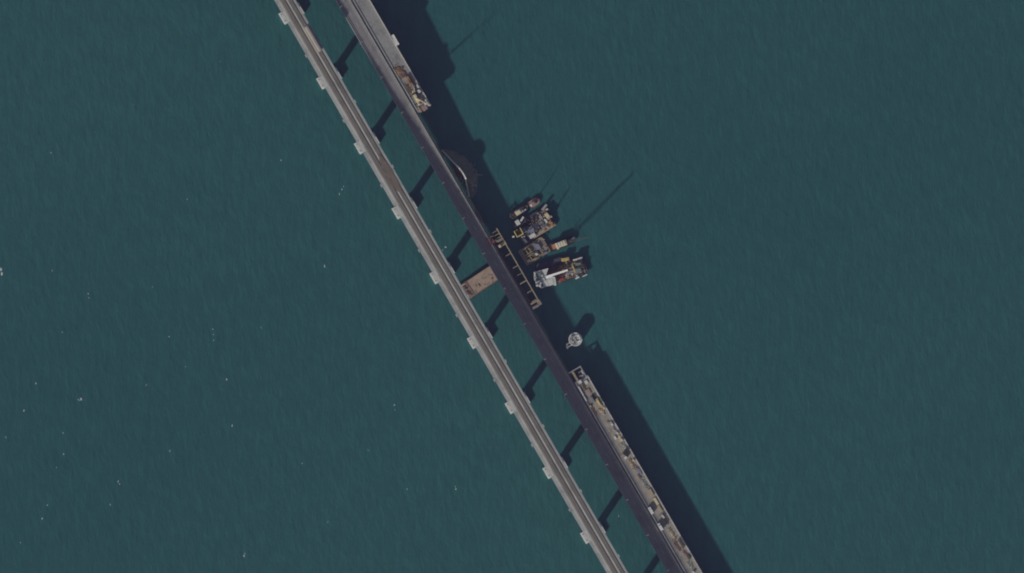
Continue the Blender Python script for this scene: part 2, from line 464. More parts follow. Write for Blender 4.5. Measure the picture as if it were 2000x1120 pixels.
rs, os_ = right_section('southern half of the broken carriageway, dusty and crowded with vehicles and materials', 1210, T1, 'dust', [tc0 - 60 + i * 146.5 for i in range(1, 6)], -1)

b = MB(); sweep(b, rect(597.6, 604.0, .093, .10), 1216, T1, zroad, 12, os_); b.build('bare_lane', 'asphalt', rs)
# ragged reinforcement and broken kerb pieces at the north break
b = MB(); rr = random.Random(5)
for i in range(16):
    p = 597 + i * 1.75; z = zroad(601) - .4
    a_ = TP(600.5, p, z) - on_; c_ = TP(601 + rr.uniform(1, 5), p + rr.uniform(-.6, .6), z - rr.uniform(0, 1.2)) - on_
    b.tube(a_, c_, .09, 4)
b.build('reinforcement', 'rust', rn)

# ------------------------------------------------------------------ lamp posts on the outer edge
lp = None; k = 0; t = 348 - 4 * 79.3
while t < 1900:
    c = TP(t, 566.9, zroad(t))
    sx, sy = ux * t + uy * 566.9, uy * t - ux * 566.9
    inv = -20 < sy < 1140
    if lp is None:
        lp = thing('street_lamp', 'slim grey lamp post on the outer parapet of the dark carriageway', 'street lamp', c, BROT, 'lamp posts along the dark carriageway')
        b = MB(); b.tube((0, -.2, 0), (0, -.2, 9.2), .16, 8, .09); b.build('post', 'galv', lp)
        b = MB(); b.tube((0, -.2, 9.2), (0, 1.3, 9.8), .08, 6); b.build('arm', 'galv', lp)
        b = MB(); b.box(-.3, .3, 1.0, 2.0, 9.72, 9.92, .05); b.build('lamp_head', 'lamp', lp)
        b = MB(); b.box(-.5, .5, -.9, .2, .0, .6); b.build('base', 'concrete', lp)
    elif inv:
        q = copy_tree(lp); q.location = c
    if k == 0: first_t = t
    k += 1; t += 79.3
lp.location = TP(348, 566.9, zroad(348))
NUM = ['first', 'second', 'third', 'fourth', 'fifth', 'sixth', 'seventh', 'eighth', 'ninth', 'tenth', 'eleventh', 'twelfth', 'thirteenth', 'fourteenth', 'fifteenth', 'sixteenth', 'seventeenth', 'eighteenth']
# remove duplicate that would coincide with the first
for o in [o for o in COL.objects if o.name.startswith('street_lamp.')]:
    if (o.location - lp.location).length < 1:
        for ch in list(o.children): bpy.data.objects.remove(ch)
        bpy.data.objects.remove(o)

for i, o in enumerate(sorted([o for o in COL.objects if o.name.split('.')[0] == 'street_lamp'], key=lambda o: -o.location.y)):
    o['label'] = 'slim grey lamp post on the dark carriageway parapet, ' + NUM[i] + ' from the top of the picture'

# ------------------------------------------------------------------ steel frames
def frame(name, label, t0, t1, p0, p1, rungs, plats, mtl='steel_pale', piles=True, beamw=.85, gr=602):
    tm = (t0 + t1) / 2; org = TP(tm, (p0 + p1) / 2, zroad(tm))
    f = thing(name, label, 'steel frame', org, BROT)
    X = lambda t: (t - tm) * S
    Y = lambda p: (p - (p0 + p1) / 2) * S
    b = MB(); b.box(X(t0), X(t1), Y(p1) - beamw/2, Y(p1) + beamw/2, -.5, .45); b.build('outer_beam', mtl, f)
    b = MB(); b.box(X(t0) + 2, X(t1), Y(p0) - .2, Y(p0) + .2, -.5, .0); b.build('inner_beam', 'dark', f)
    b = MB(); b.box(X(t0) + 4, X(t1) - .5, Y(595.6), Y(gr), -.75, -.6); b.build('shade_panel', 'dark', f)  # added dark panel: hides lit water and stops sun through the open frame
    first = None
    for (t, a, c, wd) in rungs:
        b = MB(); wd *= .7; b.box(X(t) - wd/2, X(t) + wd/2, Y(a), Y(c) - beamw/2 if abs(c - p1) < .1 else Y(c), -.42, .3); b.build('cross_beam', mtl, f)
    for (ta, tb, a, c, m) in plats:
        b = MB(); b.box(X(ta), X(tb), Y(a), Y(c), .46, .62); b.build('platform', m, f)
    b = MB(); k = t0 + 8
    while k < t1:
        b.tube((X(k), Y(p1), -org.z - 2), (X(k), Y(p1), -.5), .45, 8); b.tube((X(k), Y(p0) , -org.z - 2), (X(k), Y(p0), -.5), .45, 8); k += 36
    b.build('piles', 'rust', f)
    b = MB(); b.box(X(t0), X(t1), Y(p1) + beamw/2 - .06, Y(p1) + beamw/2, .45, 1.5) if False else None
    k = X(t0)
    while k < X(t1):
        b.tube((k, Y(p1) + .55, .45), (k, Y(p1) + .55, 1.5), .05, 4); k += 3
    b.tube((X(t0), Y(p1) + .55, 1.5), (X(t1), Y(p1) + .55, 1.5), .06, 4)
    b.build('handrail', 'galv', f)
    return f
RN = 603
frame('steel_trestle', 'long ladder-shaped steel frame on piles bridging the gap beside the moored vessels', 873, 1045, 599, 614.6,
      [(t_, min(a_, 603), 614.6, w_) for t_, a_, w_ in ((877, 603, .6), (884, 602, .8), (891, 599, .8), (898, 603, .8), (929, 605, .8), (956.5, 603, .8), (973, 609, .5), (990, 600, 1.3), (1012, 606, .8), (1031.5, 602, .8))],
      [(902, 909, 604, 616.5, 'steel_pale'), (894, 897, 601, 616, 'steel'), (1033, 1036, 598, 616, 'steel_pale'), (1036, 1045, 610, 617.5, 'steel'), (1041, 1046, 597, 610, 'steel')])
frame('steel_trestle', 'short grey steel frame forming the open end of the southern carriageway', 1187, 1209.6, 600, 620.5,
      [(1188.5, 594, 620.5, 1.3), (1197, 612, 620.5, .7), (1204, 609, 620.5, .7)],
      [(1190, 1209, 600, 604.5, 'steel_pale'), (1204, 1209.3, 612, 619, 'median'), (1196, 1209, 617.4, 619.4, 'concrete_pale')], 'median', gr=619.4)
# red brackets tying the frame to the carriageway
br = thing('steel_bracket', 'dark red steel bracket tying the ladder frame to the dark carriageway', 'bracket', PX(959, 471, zroad(889) + .3), BROT)
b = MB(); b.box(-3.2, -2.4, -2.6, 4, 0, .5); b.box(1.2, 2.1, -1.4, 4.4, 0, .5); b.build('arm', 'reddeck', br)
b = MB(); b.box(-4.4, 3.6, -2.9, -2.1, .02, .9); b.box(-1, 3, 1.5, 2.2, .51, .9); b.build('plate', 'red', br)
bx = on_road('equipment_cabinet', 'small yellow-white cabinet on the upper platform of the ladder frame', 'cabinet', 976, 481.5, 0, .62)
b = MB(); b.box(-1.1, 1.1, -.9, .9, 0, 1.5, .1); b.build('body', 'yellow', bx); b = MB(); b.box(-1.2, 1.2, -1, 1, 1.5, 1.6); b.build('lid', 'cream', bx)
bp_ = MB(); bp_.prism([(-1.1, -.9), (1.1, -.9), (1.1, .9), (-1.1, .9)], -.9, 0); bp_.build('stand', 'steel', bx)

# ------------------------------------------------------------------ collapsed slabs in the sea
def slab(label, pts, bow, thick=1.6, m='wet'):
    # pts: list of (left xy z, right xy z) stations down the length
    o0 = PX(pts[len(pts)//2][0][0], pts[len(pts)//2][0][1], 0)
    r = thing('collapsed_deck', label, 'fallen slab', o0)
    b = MB(); vs = []; k = 6; rs_ = random.Random(int(pts[0][0][0])); fine = []
    for (l, q), (l2, q2) in zip(pts, pts[1:]):
        for j in range(3):
            f = j / 3.0; g = rs_.uniform(-1.8, 1.8) * (thick > 1.2)
            fine.append((tuple(l[i] + (l2[i] - l[i]) * f for i in range(3)), (q[0] + (q2[0] - q[0]) * f + g, q[1] + (q2[1] - q[1]) * f - g * .5, q[2] + (q2[2] - q[2]) * f)))
    fine.append(pts[-1]); pts = fine
    for (l, q) in pts:
        for j in range(k):
            f = j / (k - 1); x = l[0] + (q[0] - l[0]) * f; y = l[1] + (q[1] - l[1]) * f; z = l[2] + (q[2] - l[2]) * f
            vs.append(PX(x, y, z + rs_.uniform(-.12, .12)) - o0)
    N = len(vs); vs += [v - Vector((0, 0, thick)) for v in vs]; fs = []
    n = len(pts)
    for i in range(n - 1):
        for j in range(k - 1):
            a = i*k + j; fs += [(a, a+1, a+k+1, a+k), (N+a, N+a+k, N+a+k+1, N+a+1)]
        fs += [(i*k, (i+1)*k, N+(i+1)*k, N+i*k), (i*k+k-1, N+i*k+k-1, N+(i+1)*k+k-1, (i+1)*k+k-1)]
    for j in range(k - 1): fs += [(j, N+j, N+j+1, j+1), ((n-1)*k+j, (n-1)*k+j+1, N+(n-1)*k+j+1, N+(n-1)*k+j)]
    b.add(vs, fs); b.build('slab', m, r)
    b = MB()
    for (l, q), (l2, q2) in zip(pts, pts[1:]):
        a = PX(*l) - o0; c = PX(*l2) - o0
        u = (PX(*q) - PX(*l)); u.z = 0; u = u.normalized() * (1.3 if thick > 1.2 else .5)
        for dz in (0,):
            vs = [a, a + u, c + u, c]; up = Vector((0, 0, .55)); vs = [v + Vector((0, 0, .01)) for v in vs] + [v + up for v in vs]
            b.add(vs, [(0, 3, 2, 1), (4, 5, 6, 7), (0, 1, 5, 4), (1, 2, 6, 5), (2, 3, 7, 6), (3, 0, 4, 7)])
    b.build('kerb', 'concrete_pale' if thick > 1.2 else 'median', r)
    return r, o0
r_, o0 = slab('fallen carriageway slab half sunk in the water below the north break, its pale kerb bent', [
    ((861, 294, .9), (868, 291, .15)), ((872, 305, 1.4), (889, 297, .1)), ((884, 318, 8.0), (905, 305, .12)), ((895, 329, 12.6), (918, 318, .15)),
    ((902, 338, 13.0), (928, 334, .2)), ((907.5, 348, 12.4), (934, 346, .15)), ((909, 357, 4.4), (933, 362, .12)), ((912, 368, 1.2), (931, 374, .1)), ((915, 384, .5), (924, 388, .06))], 0)
b = MB()
pts = [(929, 331), (930, 338), (934, 343), (938, 341), (943, 343)]
for a, c in zip(pts, pts[1:]): b.tube(PX(*a, 1.0 + .5 * rr.random()) - o0, PX(*c, 1.3) - o0, .32, 5)
b.tube(PX(929, 336, 1) - o0, PX(932, 334, 3.2) - o0, .2, 5)
b.build('torn_railing', 'galv', r_)
r_, o0 = slab('small tilted slab of fallen roadway showing rusty brown between carriageway and kerb', [
    ((884, 330, 1.2), (893, 325, 2.2)), ((889, 339, 1.0), (901, 336, 2.0)), ((893, 350, .5), (904, 347, .9))], 0, 1.0, 'rust')
b = MB(); b.rubble(PX(884, 0).x - o0.x, PX(905, 0).x - o0.x, PX(0, 352).y - o0.y, PX(0, 330).y - o0.y, 1.2, 10, .4, 1.3); b.build('rubble', 'rust', r_)
r_, o0 = slab('narrow broken edge girder lying in the water between the fallen slab and ladder frame', [
    ((917, 388, .8), (919, 387, .9)), ((924, 402, 1.0), (927, 400, .8)), ((936, 422, .9), (939, 420, .8)), ((945, 440, .8), (948, 438, .7))], 0, 1.0, 'olive')
# rubble along the torn edge of the intact carriageway
b = MB(); rr2 = random.Random(9); oo = TP(860, 594, 0)
for i in range(80):
    t = rr2.uniform(770, 890); p = 592.2 + abs(rr2.gauss(0, 1.1)); z = zroad(t) - .7
    c = TP(t, p, z) - oo; sz = rr2.uniform(.25, .8)
    b.obox(c.x, c.y, sz * 1.5, sz, z, z + sz * .7, rr2.uniform(0, 3))
vsz = b
o = b.build('broken_edge', 'median', lb); o.location = oo - lb.location; o['kind'] = 'stuff'; o['label'] = 'broken concrete fringe hanging off the inner edge'

# ------------------------------------------------------------------ vehicles and equipment builders
def wheels(par, xs, w2, r=.48, wd=.3):
    f = None
    for x in xs:
        for s_ in (-1, 1):
            if f is None:
                b = MB(); b.tube((0, -wd/2, 0), (0, wd/2, 0), r, 12); f = b.build('wheel', 'rubber', par, (x, s_ * w2, r))
            else:
                q = f.copy(); COL.objects.link(q); q.parent = par; q.location = (x, s_ * w2, r)
def van(label, x, y, rot=0, m='white', L=6.0, W=2.1, H=2.5, group=None):
    v = on_road('van', label, 'van', x, y, rot, .09, group)
    b = MB(); b.side([(-L/2, .4), (L/2, .4), (L/2, 1.1), (L/2 - .9, 1.35), (L/2 - 1.6, H - .1), (L/2 - 2.0, H), (-L/2 + .1, H), (-L/2, H - .2)], -W/2, W/2); b.build('body', m, v)
    b = MB(); b.add([(L/2 - .93, -W/2 + .15, 1.42), (L/2 - .93, W/2 - .15, 1.42), (L/2 - 1.53, W/2 - .25, H - .22), (L/2 - 1.53, -W/2 + .25, H - .22), (L/2 - .90, -W/2 + .15, 1.42), (L/2 - .90, W/2 - .15, 1.42), (L/2 - 1.48, W/2 - .25, H - .2), (L/2 - 1.48, -W/2 + .25, H - .2)],
        [(4, 5, 6, 7), (0, 3, 2, 1), (0, 1, 5, 4), (1, 2, 6, 5), (2, 3, 7, 6), (3, 0, 4, 7)]); b.build('windscreen', 'glass', v)
    b = MB(); b.box(L/2 - .02, L/2 + .06, -W/2, W/2, .45, .7); b.build('bumper', 'dark', v)
    wheels(v, (-L/2 + 1.1, L/2 - 1.2), W/2 - .12, .38, .24)
    return v
def truck(label, x, y, rot=0, cab='white', box='white', L=8, H=3.6, load='white'):
    v = on_road('truck', label, 'truck', x, y, rot, .09)
    b = MB(); b.side([(L/2 - 2.1, .6), (L/2, .6), (L/2, 1.6), (L/2 - .25, 2.7), (L/2 - .6, 2.85), (L/2 - 2.1, 2.85)], -1.2, 1.2); b.build('cab', cab, v)
    b = MB(); b.box(L/2 - .05, L/2 + .03, -1, 1, 1.62, 1.7); b.add([(L/2 - .01, -1.05, 1.7), (L/2 - .01, 1.05, 1.7), (L/2 - .2, 1.05, 2.6), (L/2 - .2, -1.05, 2.6), (L/2 + .03, -1.05, 1.7), (L/2 + .03, 1.05, 1.7), (L/2 - .16, 1.05, 2.6), (L/2 - .16, -1.05, 2.6)], [(4, 5, 6, 7), (0, 3, 2, 1), (0, 1, 5, 4), (1, 2, 6, 5), (2, 3, 7, 6), (3, 0, 4, 7)]); b.build('windscreen', 'glass', v)
    b = MB(); b.box(-L/2, L/2 - 2.3, -1.25, 1.25, 1.05, H, .06); b.build('cargo_box', load, v)
    b = MB(); b.box(-L/2, L/2 - .2, -.5, .5, .7, 1.04); b.build('chassis', 'dark', v)
    wheels(v, (-L/2 + 1.2, -L/2 + 2.4, L/2 - 1.1), 1.05, .48, .3)
    return v
def crawler_excavator(label, x, y, rot=0, m='yellow', dz=.09):
    v = on_road('excavator', label, 'excavator', x, y, rot, dz)
    for s_ in (-1, 1):
        b = MB(); b.side([(-2.0, .0), (2.0, .0), (2.3, .4), (2.0, .85), (-2.0, .85), (-2.3, .4)], s_ * 1.25 - .3, s_ * 1.25 + .3); b.build('crawler_track', 'dark', v)
    b = MB(); b.box(-2.5, 1.5, -1.35, 1.35, 1.1, 2.1, .12); b.box(-.9, .9, -.9, .9, .85, 1.1); b.build('house', m, v)
    b = MB(); b.box(.0, 1.6, .45, 1.35, 2.1, 3.0, .1); c = b.build('cab', m, v)
    b = MB(); b.box(.2, 1.65, .5, 1.3, 2.2, 2.75); b.build('window', 'glass', c) if False else None
    b = MB(); b.tube((1.2, -.2, 1.9), (3.6, -.2, 4.4), .3, 6); b.tube((3.6, -.2, 4.4), (5.4, -.2, 3.4), .26, 6); b.build('boom', m, v)
    b = MB(); b.tube((5.4, -.2, 3.4), (5.9, -.2, 1.3), .2, 6); b.build('arm', m, v)
    b = MB(); b.side([(5.5, .4), (6.3, .4), (6.5, 1.2), (5.8, 1.4)], -.8, .4); b.build('bucket', 'dark', v)
    return v
def mobile_crane(label, x, y, rot, tip_px, tip_z, m='yellow', r=.28):
    v = on_road('mobile_crane', label, 'crane', x, y, rot, .09)
    b = MB(); b.box(-5.6, 5.6, -1.35, 1.35, .8, 1.5, .08); b.build('chassis', m, v)
    b = MB(); b.box(3.9, 5.7, -1.3, .2, 1.5, 2.8, .15); b.build('cab', 'cream', v)
    b = MB(); b.cyl(-.8, 0, 1.2, 1.5, 1.8, 16); b.box(-4.2, 1.2, -1.25, 1.25, 1.8, 2.9, .12); b.build('house', 'cream', v)
    b = MB(); b.box(-5.4, -4.2, -1.5, 1.5, 1.7, 3.1, .1); b.build('counterweight', 'dark', v)
    for sx in (-4.4, 3.4):
        for s_ in (-1, 1):
            b = MB(); b.box(sx - .2, sx + .2, min(s_ * 1.35, s_ * 3.1), max(s_ * 1.35, s_ * 3.1), .8, 1.1); b.box(sx - .5, sx + .5, s_ * 3.1 - .5, s_ * 3.1 + .5, 0, .2); b.tube((sx, s_ * 3.1, .1), (sx, s_ * 3.1, 1), .12); b.build('outrigger', 'dark', v)
    wheels(v, (-4.9, -3.0, -1.0, 1.2, 3.0, 4.8), 1.15, .55, .35)
    loc = v.location; inv = Matrix.Rotation(-(BROT + rot), 3, 'Z')
    tip = inv @ (PX(tip_px[0], tip_px[1], tip_z) - loc)
    b = MB(); base = Vector((-.6, .2, 2.6)); b.tube(base, base.lerp(tip, .5), r * 1.7, 8, r * 1.5); b.tube(base.lerp(tip, .5), tip, r * 1.1, 8, r * .7); b.build('boom', m, v)
    b = MB(); hk = tip - Vector((0, 0, 9)); b.tube(tip, hk, .06, 4); b.box(hk.x - .3, hk.x + .3, hk.y - .3, hk.y + .3, hk.z - 1, hk.z); b.build('hook', 'dark', v)
    return v
def crate_like(name, label, cat, x, y, L, W, H, m, rot=0, lid=None, dz=.09, group=None, base=True, zabs=None):
    if zabs is None: v = on_road(name, label, cat, x, y, rot, dz, group)
    else: v = thing(name, label, cat, PX(x, y, zabs), rot, group)
    b = MB(); b.box(-L/2, L/2, -W/2, W/2, .12, H, .05)
    b.box(-L/2, L/2, -W/2 + .05, -W/2 + .25, 0, .12); b.box(-L/2, L/2, W/2 - .25, W/2 - .05, 0, .12)
    b.build('body', m, v)
    b = MB(); b.box(-L/2 - .05, L/2 + .05, -W/2 - .05, W/2 + .05, H, H + .1); b.build('lid', lid or m, v)
    return v
def stack(name, label, cat, x, y, L, W, n, th, m, rot=0, dz=.09, seed=1, zabs=None, group=None):
    if zabs is None: v = on_road(name, label, cat, x, y, rot, dz, group)
    else: v = thing(name, label, cat, PX(x, y, zabs), rot, group)
    rr = random.Random(seed); z = 0
    for i in range(n):
        b = MB(); b.obox(rr.uniform(-.15, .15), rr.uniform(-.12, .12), L * rr.uniform(.92, 1), W * rr.uniform(.9, 1), z + .08, z + th, rr.uniform(-.03, .03))
        b.obox(-L * .3, 0, .2, W * .9, z, z + .08); b.obox(L * .3, 0, .2, W * .9, z, z + .08); z += th
        b.build('panel', m, v)
    return v
def rubble_heap(label, x, y, L, W, n, m, rot=0, a=.3, b_=1.1, h=.5, seed=2, zabs=None):
    if zabs is None: v = on_road('rubble_heap', label, 'rubble', x, y, rot, .085)
    else: v = thing('rubble_heap', label, 'rubble', PX(x, y, zabs), rot)
    rr = random.Random(seed); b = MB()
    k = 14; ring = [(L/2 * rr.uniform(.75, 1.05) * math.cos(6.283*i/k), W/2 * rr.uniform(.75, 1.05) * math.sin(6.283*i/k)) for i in range(k)]
    b.prism(ring, 0, h * .5, [(x_ * .7, y_ * .7) for x_, y_ in ring]); b.prism([(x_ * .68, y_ * .68) for x_, y_ in ring], h * .5, h, [(x_ * .3, y_ * .3) for x_, y_ in ring])
    b.rubble(-L/2, L/2, -W/2, W/2, .02, n, a, b_, rr); b.rubble(-L/3, L/3, -W/3, W/3, h * .4, n // 2, a, b_, rr)
    b.build('rubble', m, v)
    return v

# ---- north end construction site
rubble_heap('brown heap of earth and scrap spread behind the machinery on the north section', 780.5, 139, 13.5, 7.4, 90, 'earth', .12, .3, 1.3, .7, 4)
rubble_heap('loose olive brown scrap spread along the median of the north section', 797, 172, 13, 3.6, 50, 'olive', 0, .3, 1.0, .25, 8)
tk = on_road('dump_truck', 'orange-brown dump truck parked nose to the earth heap on the north section', 'truck', 799.5, 158.5, math.pi, .09)
b = MB(); b.box(2.2, 4.2, -1.2, 1.2, .7, 2.8, .15); b.build('cab', 'orange', tk)
b = MB(); b.prism([(-4.2, -1.1), (2.0, -1.1), (2.0, 1.1), (-4.2, 1.1)], 1.1, 2.5, [(-4.4, -1.3), (2.0, -1.3), (2.0, 1.3), (-4.4, 1.3)]); tb = b.build('tipper_body', 'orange', tk)
b = MB(); b.rubble(-3.8, 1.5, -.9, .9, 2.45, 30, .3, .9); b.build('load', 'earth', tb)
b = MB(); b.box(-4.2, 3.8, -.5, .5, .7, 1.08); b.build('chassis', 'dark', tk)
wheels(tk, (-3.2, -1.9, 3.0), 1.05, .5, .32)
mobile_crane('cream and yellow mobile crane near the north break, its long boom raised', 814, 194, 0, (841, 207), 43, 'cream', .36)
crawler_excavator('cream tracked excavator just behind the mobile crane on the north section', 808.5, 181, 2.6, 'cream')
stack('plate_stack', 'dusty pink stack of plates on the broken tip of the north section', 'plate stack', 828.5, 211, 4.6, 4.4, 3, .35, 'pink', .1, .02, 3)
stack('timber_stack', 'cream timber stack at the inner corner of the north break', 'timber stack', 819.5, 214.5, 5.2, 1.6, 3, .3, 'wood', .05, .05, 5)
crate_like('container', 'whitish equipment box on the outer kerb beside the excavator', 'container', 815.8, 169, 3.0, 1.3, 2.0, 'greywhite', 0, 'greywhite', .7)
crate_like('container', 'pale blue-grey equipment box on the outer kerb beside the crane cab', 'container', 818.6, 178.8, 2.6, 2.2, 1.8, 'blue', .2, 'greywhite', .7)
crate_like('generator', 'squat olive box standing in for dark shadow between the crane and the outer kerb', 'generator', 824, 196.5, 4.2, 1.5, 1.7, 'green', 0, 'olive', .09)  # olive box stands in for a dark olive shadow
crate_like('container', 'small pale box on the outer side just short of the north break', 'container', 831, 203.5, 1.8, 1.4, 1.4, 'greywhite', .3, 'white', .09)
bg_ = on_road('safety_barrier', 'pale barrier panels lining the outer edge at the north break', 'barrier', 834, 200.5, 0, .7)
b = MB()
for i in range(5): b.box(-3.2 + i * 1.35, -2.05 + i * 1.35, -.35, .35, 0, 1.0, .1)
b.build('panels', 'white', bg_)
bars = on_road('pipe_bundle', 'brown steel pipes laid along the outer kerb beside the dump truck', 'pipe bundle', 806, 162, 0, .09)
b = MB()
for i in range(4): b.tube((-5, -.6 + .4 * i, .2), (5, -.6 + .4 * i, .2), .19, 6)
for i in range(3): b.tube((-5, -.4 + .4 * i, .53), (5, -.4 + .4 * i, .53), .19, 6)
b.build('pipes', 'rust', bars)

# ---- southern section
crate_like('site_cabin', 'small white cabin near the open end of the southern carriageway', 'cabin', 1133, 746, 2.6, 2.2, 2.3, 'white', 0, 'white')
for (x, y, n_) in ((1132.6, 759.5, 'nearest the white cabin'), (1137.6, 768.5, 'the middle of three in line'), (1143.4, 779, 'farthest from the white cabin')):
    v = on_road('concrete_barrier', 'white roadside barrier block in the inner lane, ' + n_, 'barrier', x, y, 0, .09, 'white barrier blocks in line')
    b = MB(); L = 4.4
    vs = [(-L/2, -.45, 0), (-L/2, .45, 0), (-L/2, .45, .3), (-L/2, .25, .95), (-L/2, -.25, .95), (-L/2, -.45, .3)]
    b.add(vs + [(x_ + L, y_, z_) for x_, y_, z_ in vs], [(0, 1, 2, 3, 4, 5), (11, 10, 9, 8, 7, 6)] + [(i, i+6, (i+1) % 6 + 6, (i+1) % 6) for i in range(6)])
    b.build('block', 'white', v)
fb = on_road('flatbed_trailer', 'yellow flatbed trailer along the outer kerb of the southern carriageway', 'trailer', 1170, 787.5, 0, .09)
b = MB(); b.box(-4.2, 4.2, -1.1, 1.1, 1.0, 1.25); b.build('bed', 'ochre', fb); b = MB(); b.box(-4, 4, -.4, .4, .7, 1.0); b.build('chassis', 'dark', fb)
b = MB(); b.box(-2.8, 1.5, -.6, .6, 1.26, 1.8, .08); b.build('load', 'cream', fb); wheels(fb, (-3, -1.8, 3), .95, .42, .28)
crate_like('pallet_load', 'small orange-cream load standing on the median kerb side', 'pallet load', 1153, 794, 1.6, 1.6, 1.1, 'cream', .2, 'beige')
crate_like('pallet_load', 'small pale load just beyond the end of the yellow trailer', 'pallet load', 1179.5, 797.5, 2.2, 1.2, 1.2, 'greywhite', 0, 'cream')
stack('plate_stack', 'mauve plate stack in mid deck before the yellow trailer', 'plate stack', 1150, 765, 5, 2.4, 2, .3, 'pink', .05, .09, 8)
stack('plate_stack', 'olive mat stack between the white barrier blocks and the outer kerb', 'plate stack', 1141, 760, 3.6, 2.0, 2, .3, 'olive', .1, .09, 12)
crate_like('container', 'grey-green container end-on in mid deck near the yellow trailer', 'container', 1156.5, 780.5, 4.2, 2.0, 2.0, 'green', 0, 'blue')
stack('panel_stack', 'grey concrete panels near the outer kerb behind the white cabin', 'panel stack', 1145, 747, 3.4, 2.6, 3, .3, 'concrete_pale', 0, .09, 14)
van('small white van parked by the outer kerb where the deck is otherwise bare', 1194.3, 828, math.pi, 'white', 3.6, 1.7, 1.7)
stack('plate_stack', 'reddish plates lying beside the small white van', 'plate stack', 1187.5, 826, 3.2, 1.8, 2, .22, 'pink', .2, .09, 21)
crate_like('pallet_load', 'pale stone load at the outer kerb, last before the crowded stretch', 'pallet load', 1205.5, 846.5, 2.2, 1.4, 1.3, 'greywhite', .2, 'greywhite')
crate_like('pallet_load', 'white wrapped load in mid deck next to a pale stone load', 'pallet load', 1201.8, 855.3, 2.8, 1.4, 1.2, 'white', 0, 'white')
crate_like('container', 'greenish white box against the outer kerb', 'container', 1213.8, 860, 2.4, 1.9, 2.0, 'greywhite', 0, 'cream')
tc = truck('white-topped truck parked across the deck casting a long dark shadow', 1219.0, 892, .35, 'white', 'white', 5.4, 4.0, 'wood')
crate_like('pallet_load', 'cream load at the outer kerb beside scattered pink scrap', 'pallet load', 1237.3, 899.4, 2.2, 1.2, 1.5, 'cream', .3, 'cream')
rubble_heap('pinkish scrap scattered in the outer lane beyond the cream load', 1234.5, 906, 9, 3.4, 40, 'beige', 0, .3, 1.2, .3, 31)
rubble_heap('grey stone scrap by the outer kerb past the greenish white box', 1220, 872, 8, 3.0, 36, 'median', 0, .3, 1.1, .3, 32)
rubble_heap('dusty scrap strip on the inner half of the southern carriageway near its open end', 1158, 800, 12, 3.0, 50, 'earth', 0, .25, .9, .2, 33)
stack('tarpaulin', 'blue-grey tarpaulin bundle lying along the outer kerb', 'tarpaulin', 1249, 922, 6.4, 2.0, 2, .35, 'blue', 0, .09, 9)
stack('plate_stack', 'dark red plates next to the blue-grey tarpaulin bundle', 'plate stack', 1248.2, 931, 4.2, 1.3, 3, .3, 'reddeck', 0, .09, 10)
stack('panel_stack', 'warm beige panel stack at the outer kerb, uppermost of three', 'panel stack', 1271, 963, 6.4, 2.9, 4, .32, 'beige', 0, .09, 15, group='beige panel stacks')
stack('panel_stack', 'pale grey-beige panel stack at the outer kerb, middle of three', 'panel stack', 1281.5, 979.5, 6.4, 2.4, 3, .32, 'cream', 0, .09, 16, group='beige panel stacks')
stack('panel_stack', 'pinkish beige panel stack at the outer kerb, lowest of three', 'panel stack', 1288.5, 993.5, 6.6, 2.3, 3, .32, 'beige', 0, .09, 17, group='beige panel stacks')
truck('white box truck on the inner side opposite the pinkish beige panels', 1270.8, 997, math.pi, 'white', 'white', 6.6, 3.1)
truck('tall white box truck, the southernmost vehicle, with a wide dark shadow', 1289.2, 1028.6, math.pi, 'white', 'white', 6.8, 4.3)
crate_like('pallet_load', 'pale pink load near the outer kerb between the two white trucks', 'pallet load', 1294.8, 1009, 3.2, 1.3, 1.5, 'pink', .15, 'concrete_pale')
stack('plate_stack', 'long rust-brown stack lying over the outer kerb near the bottom', 'plate stack', 1330.5, 1062, 9, 1.6, 3, .3, 'rust', 0, .72, 18)
rubble_heap('reddish dust and scrap beside the long rust-brown stack', 1322, 1066, 12, 3.6, 50, 'reddeck', 0, .2, .7, .12, 34)
crate_like('generator', 'dark olive generator by the outer kerb near the bottom edge', 'generator', 1344.5, 1090, 3.4, 1.4, 1.5, 'olive', 0, 'olive')
crate_like('pallet_load', 'whitish load in mid deck at the very bottom of the picture', 'pallet load', 1354, 1118, 2.0, 1.6, 1.4, 'white', 0, 'greywhite')
rubble_heap('grey gravel scattered over the deck at the very bottom', 1349, 1106, 8, 4, 40, 'median', 0, .3, 1.0, .2, 35)

# ------------------------------------------------------------------ vessels
def hull_poly(L, W, bow=0, stern=0, cut=0):
    if bow:
        return [(-L/2 + stern, -W/2), (L/2 - bow, -W/2), (L/2 - bow*.4, -W*.36), (L/2 - bow*.08, -W*.13), (L/2, 0), (L/2 - bow*.08, W*.13), (L/2 - bow*.4, W*.36), (L/2 - bow, W/2), (-L/2 + stern, W/2), (-L/2, W/2 - stern), (-L/2, -W/2 + stern)]
    c = cut
    return [(-L/2 + c, -W/2), (L/2 - c, -W/2), (L/2, -W/2 + c), (L/2, W/2 - c), (L/2 - c, W/2), (-L/2 + c, W/2), (-L/2, W/2 - c), (-L/2, -W/2 + c)]
def shrink(p, k): return [(x * k, y * k) for x, y in p]
def hull(par, poly, z, m_hull, m_deck, bul=.0):
    b = MB(); b.prism(shrink(poly, .95), -1.5, 0, shrink(poly, .985)); b.prism(shrink(poly, .985), 0, z, poly); h = b.build('hull', m_hull, par)
    d = MB(); q = shrink(poly, .97); d.prism(q, z, z + .05); d.build('deck', m_deck, par)
    if bul:
        n = len(poly); b = MB(); a = poly; c = shrink(poly, .965)
        for i in range(n):
            j = (i + 1) % n
            b.prism([a[i], a[j], c[j], c[i]], z + .001, z + bul)
        b.build('bulwark', m_hull, par)
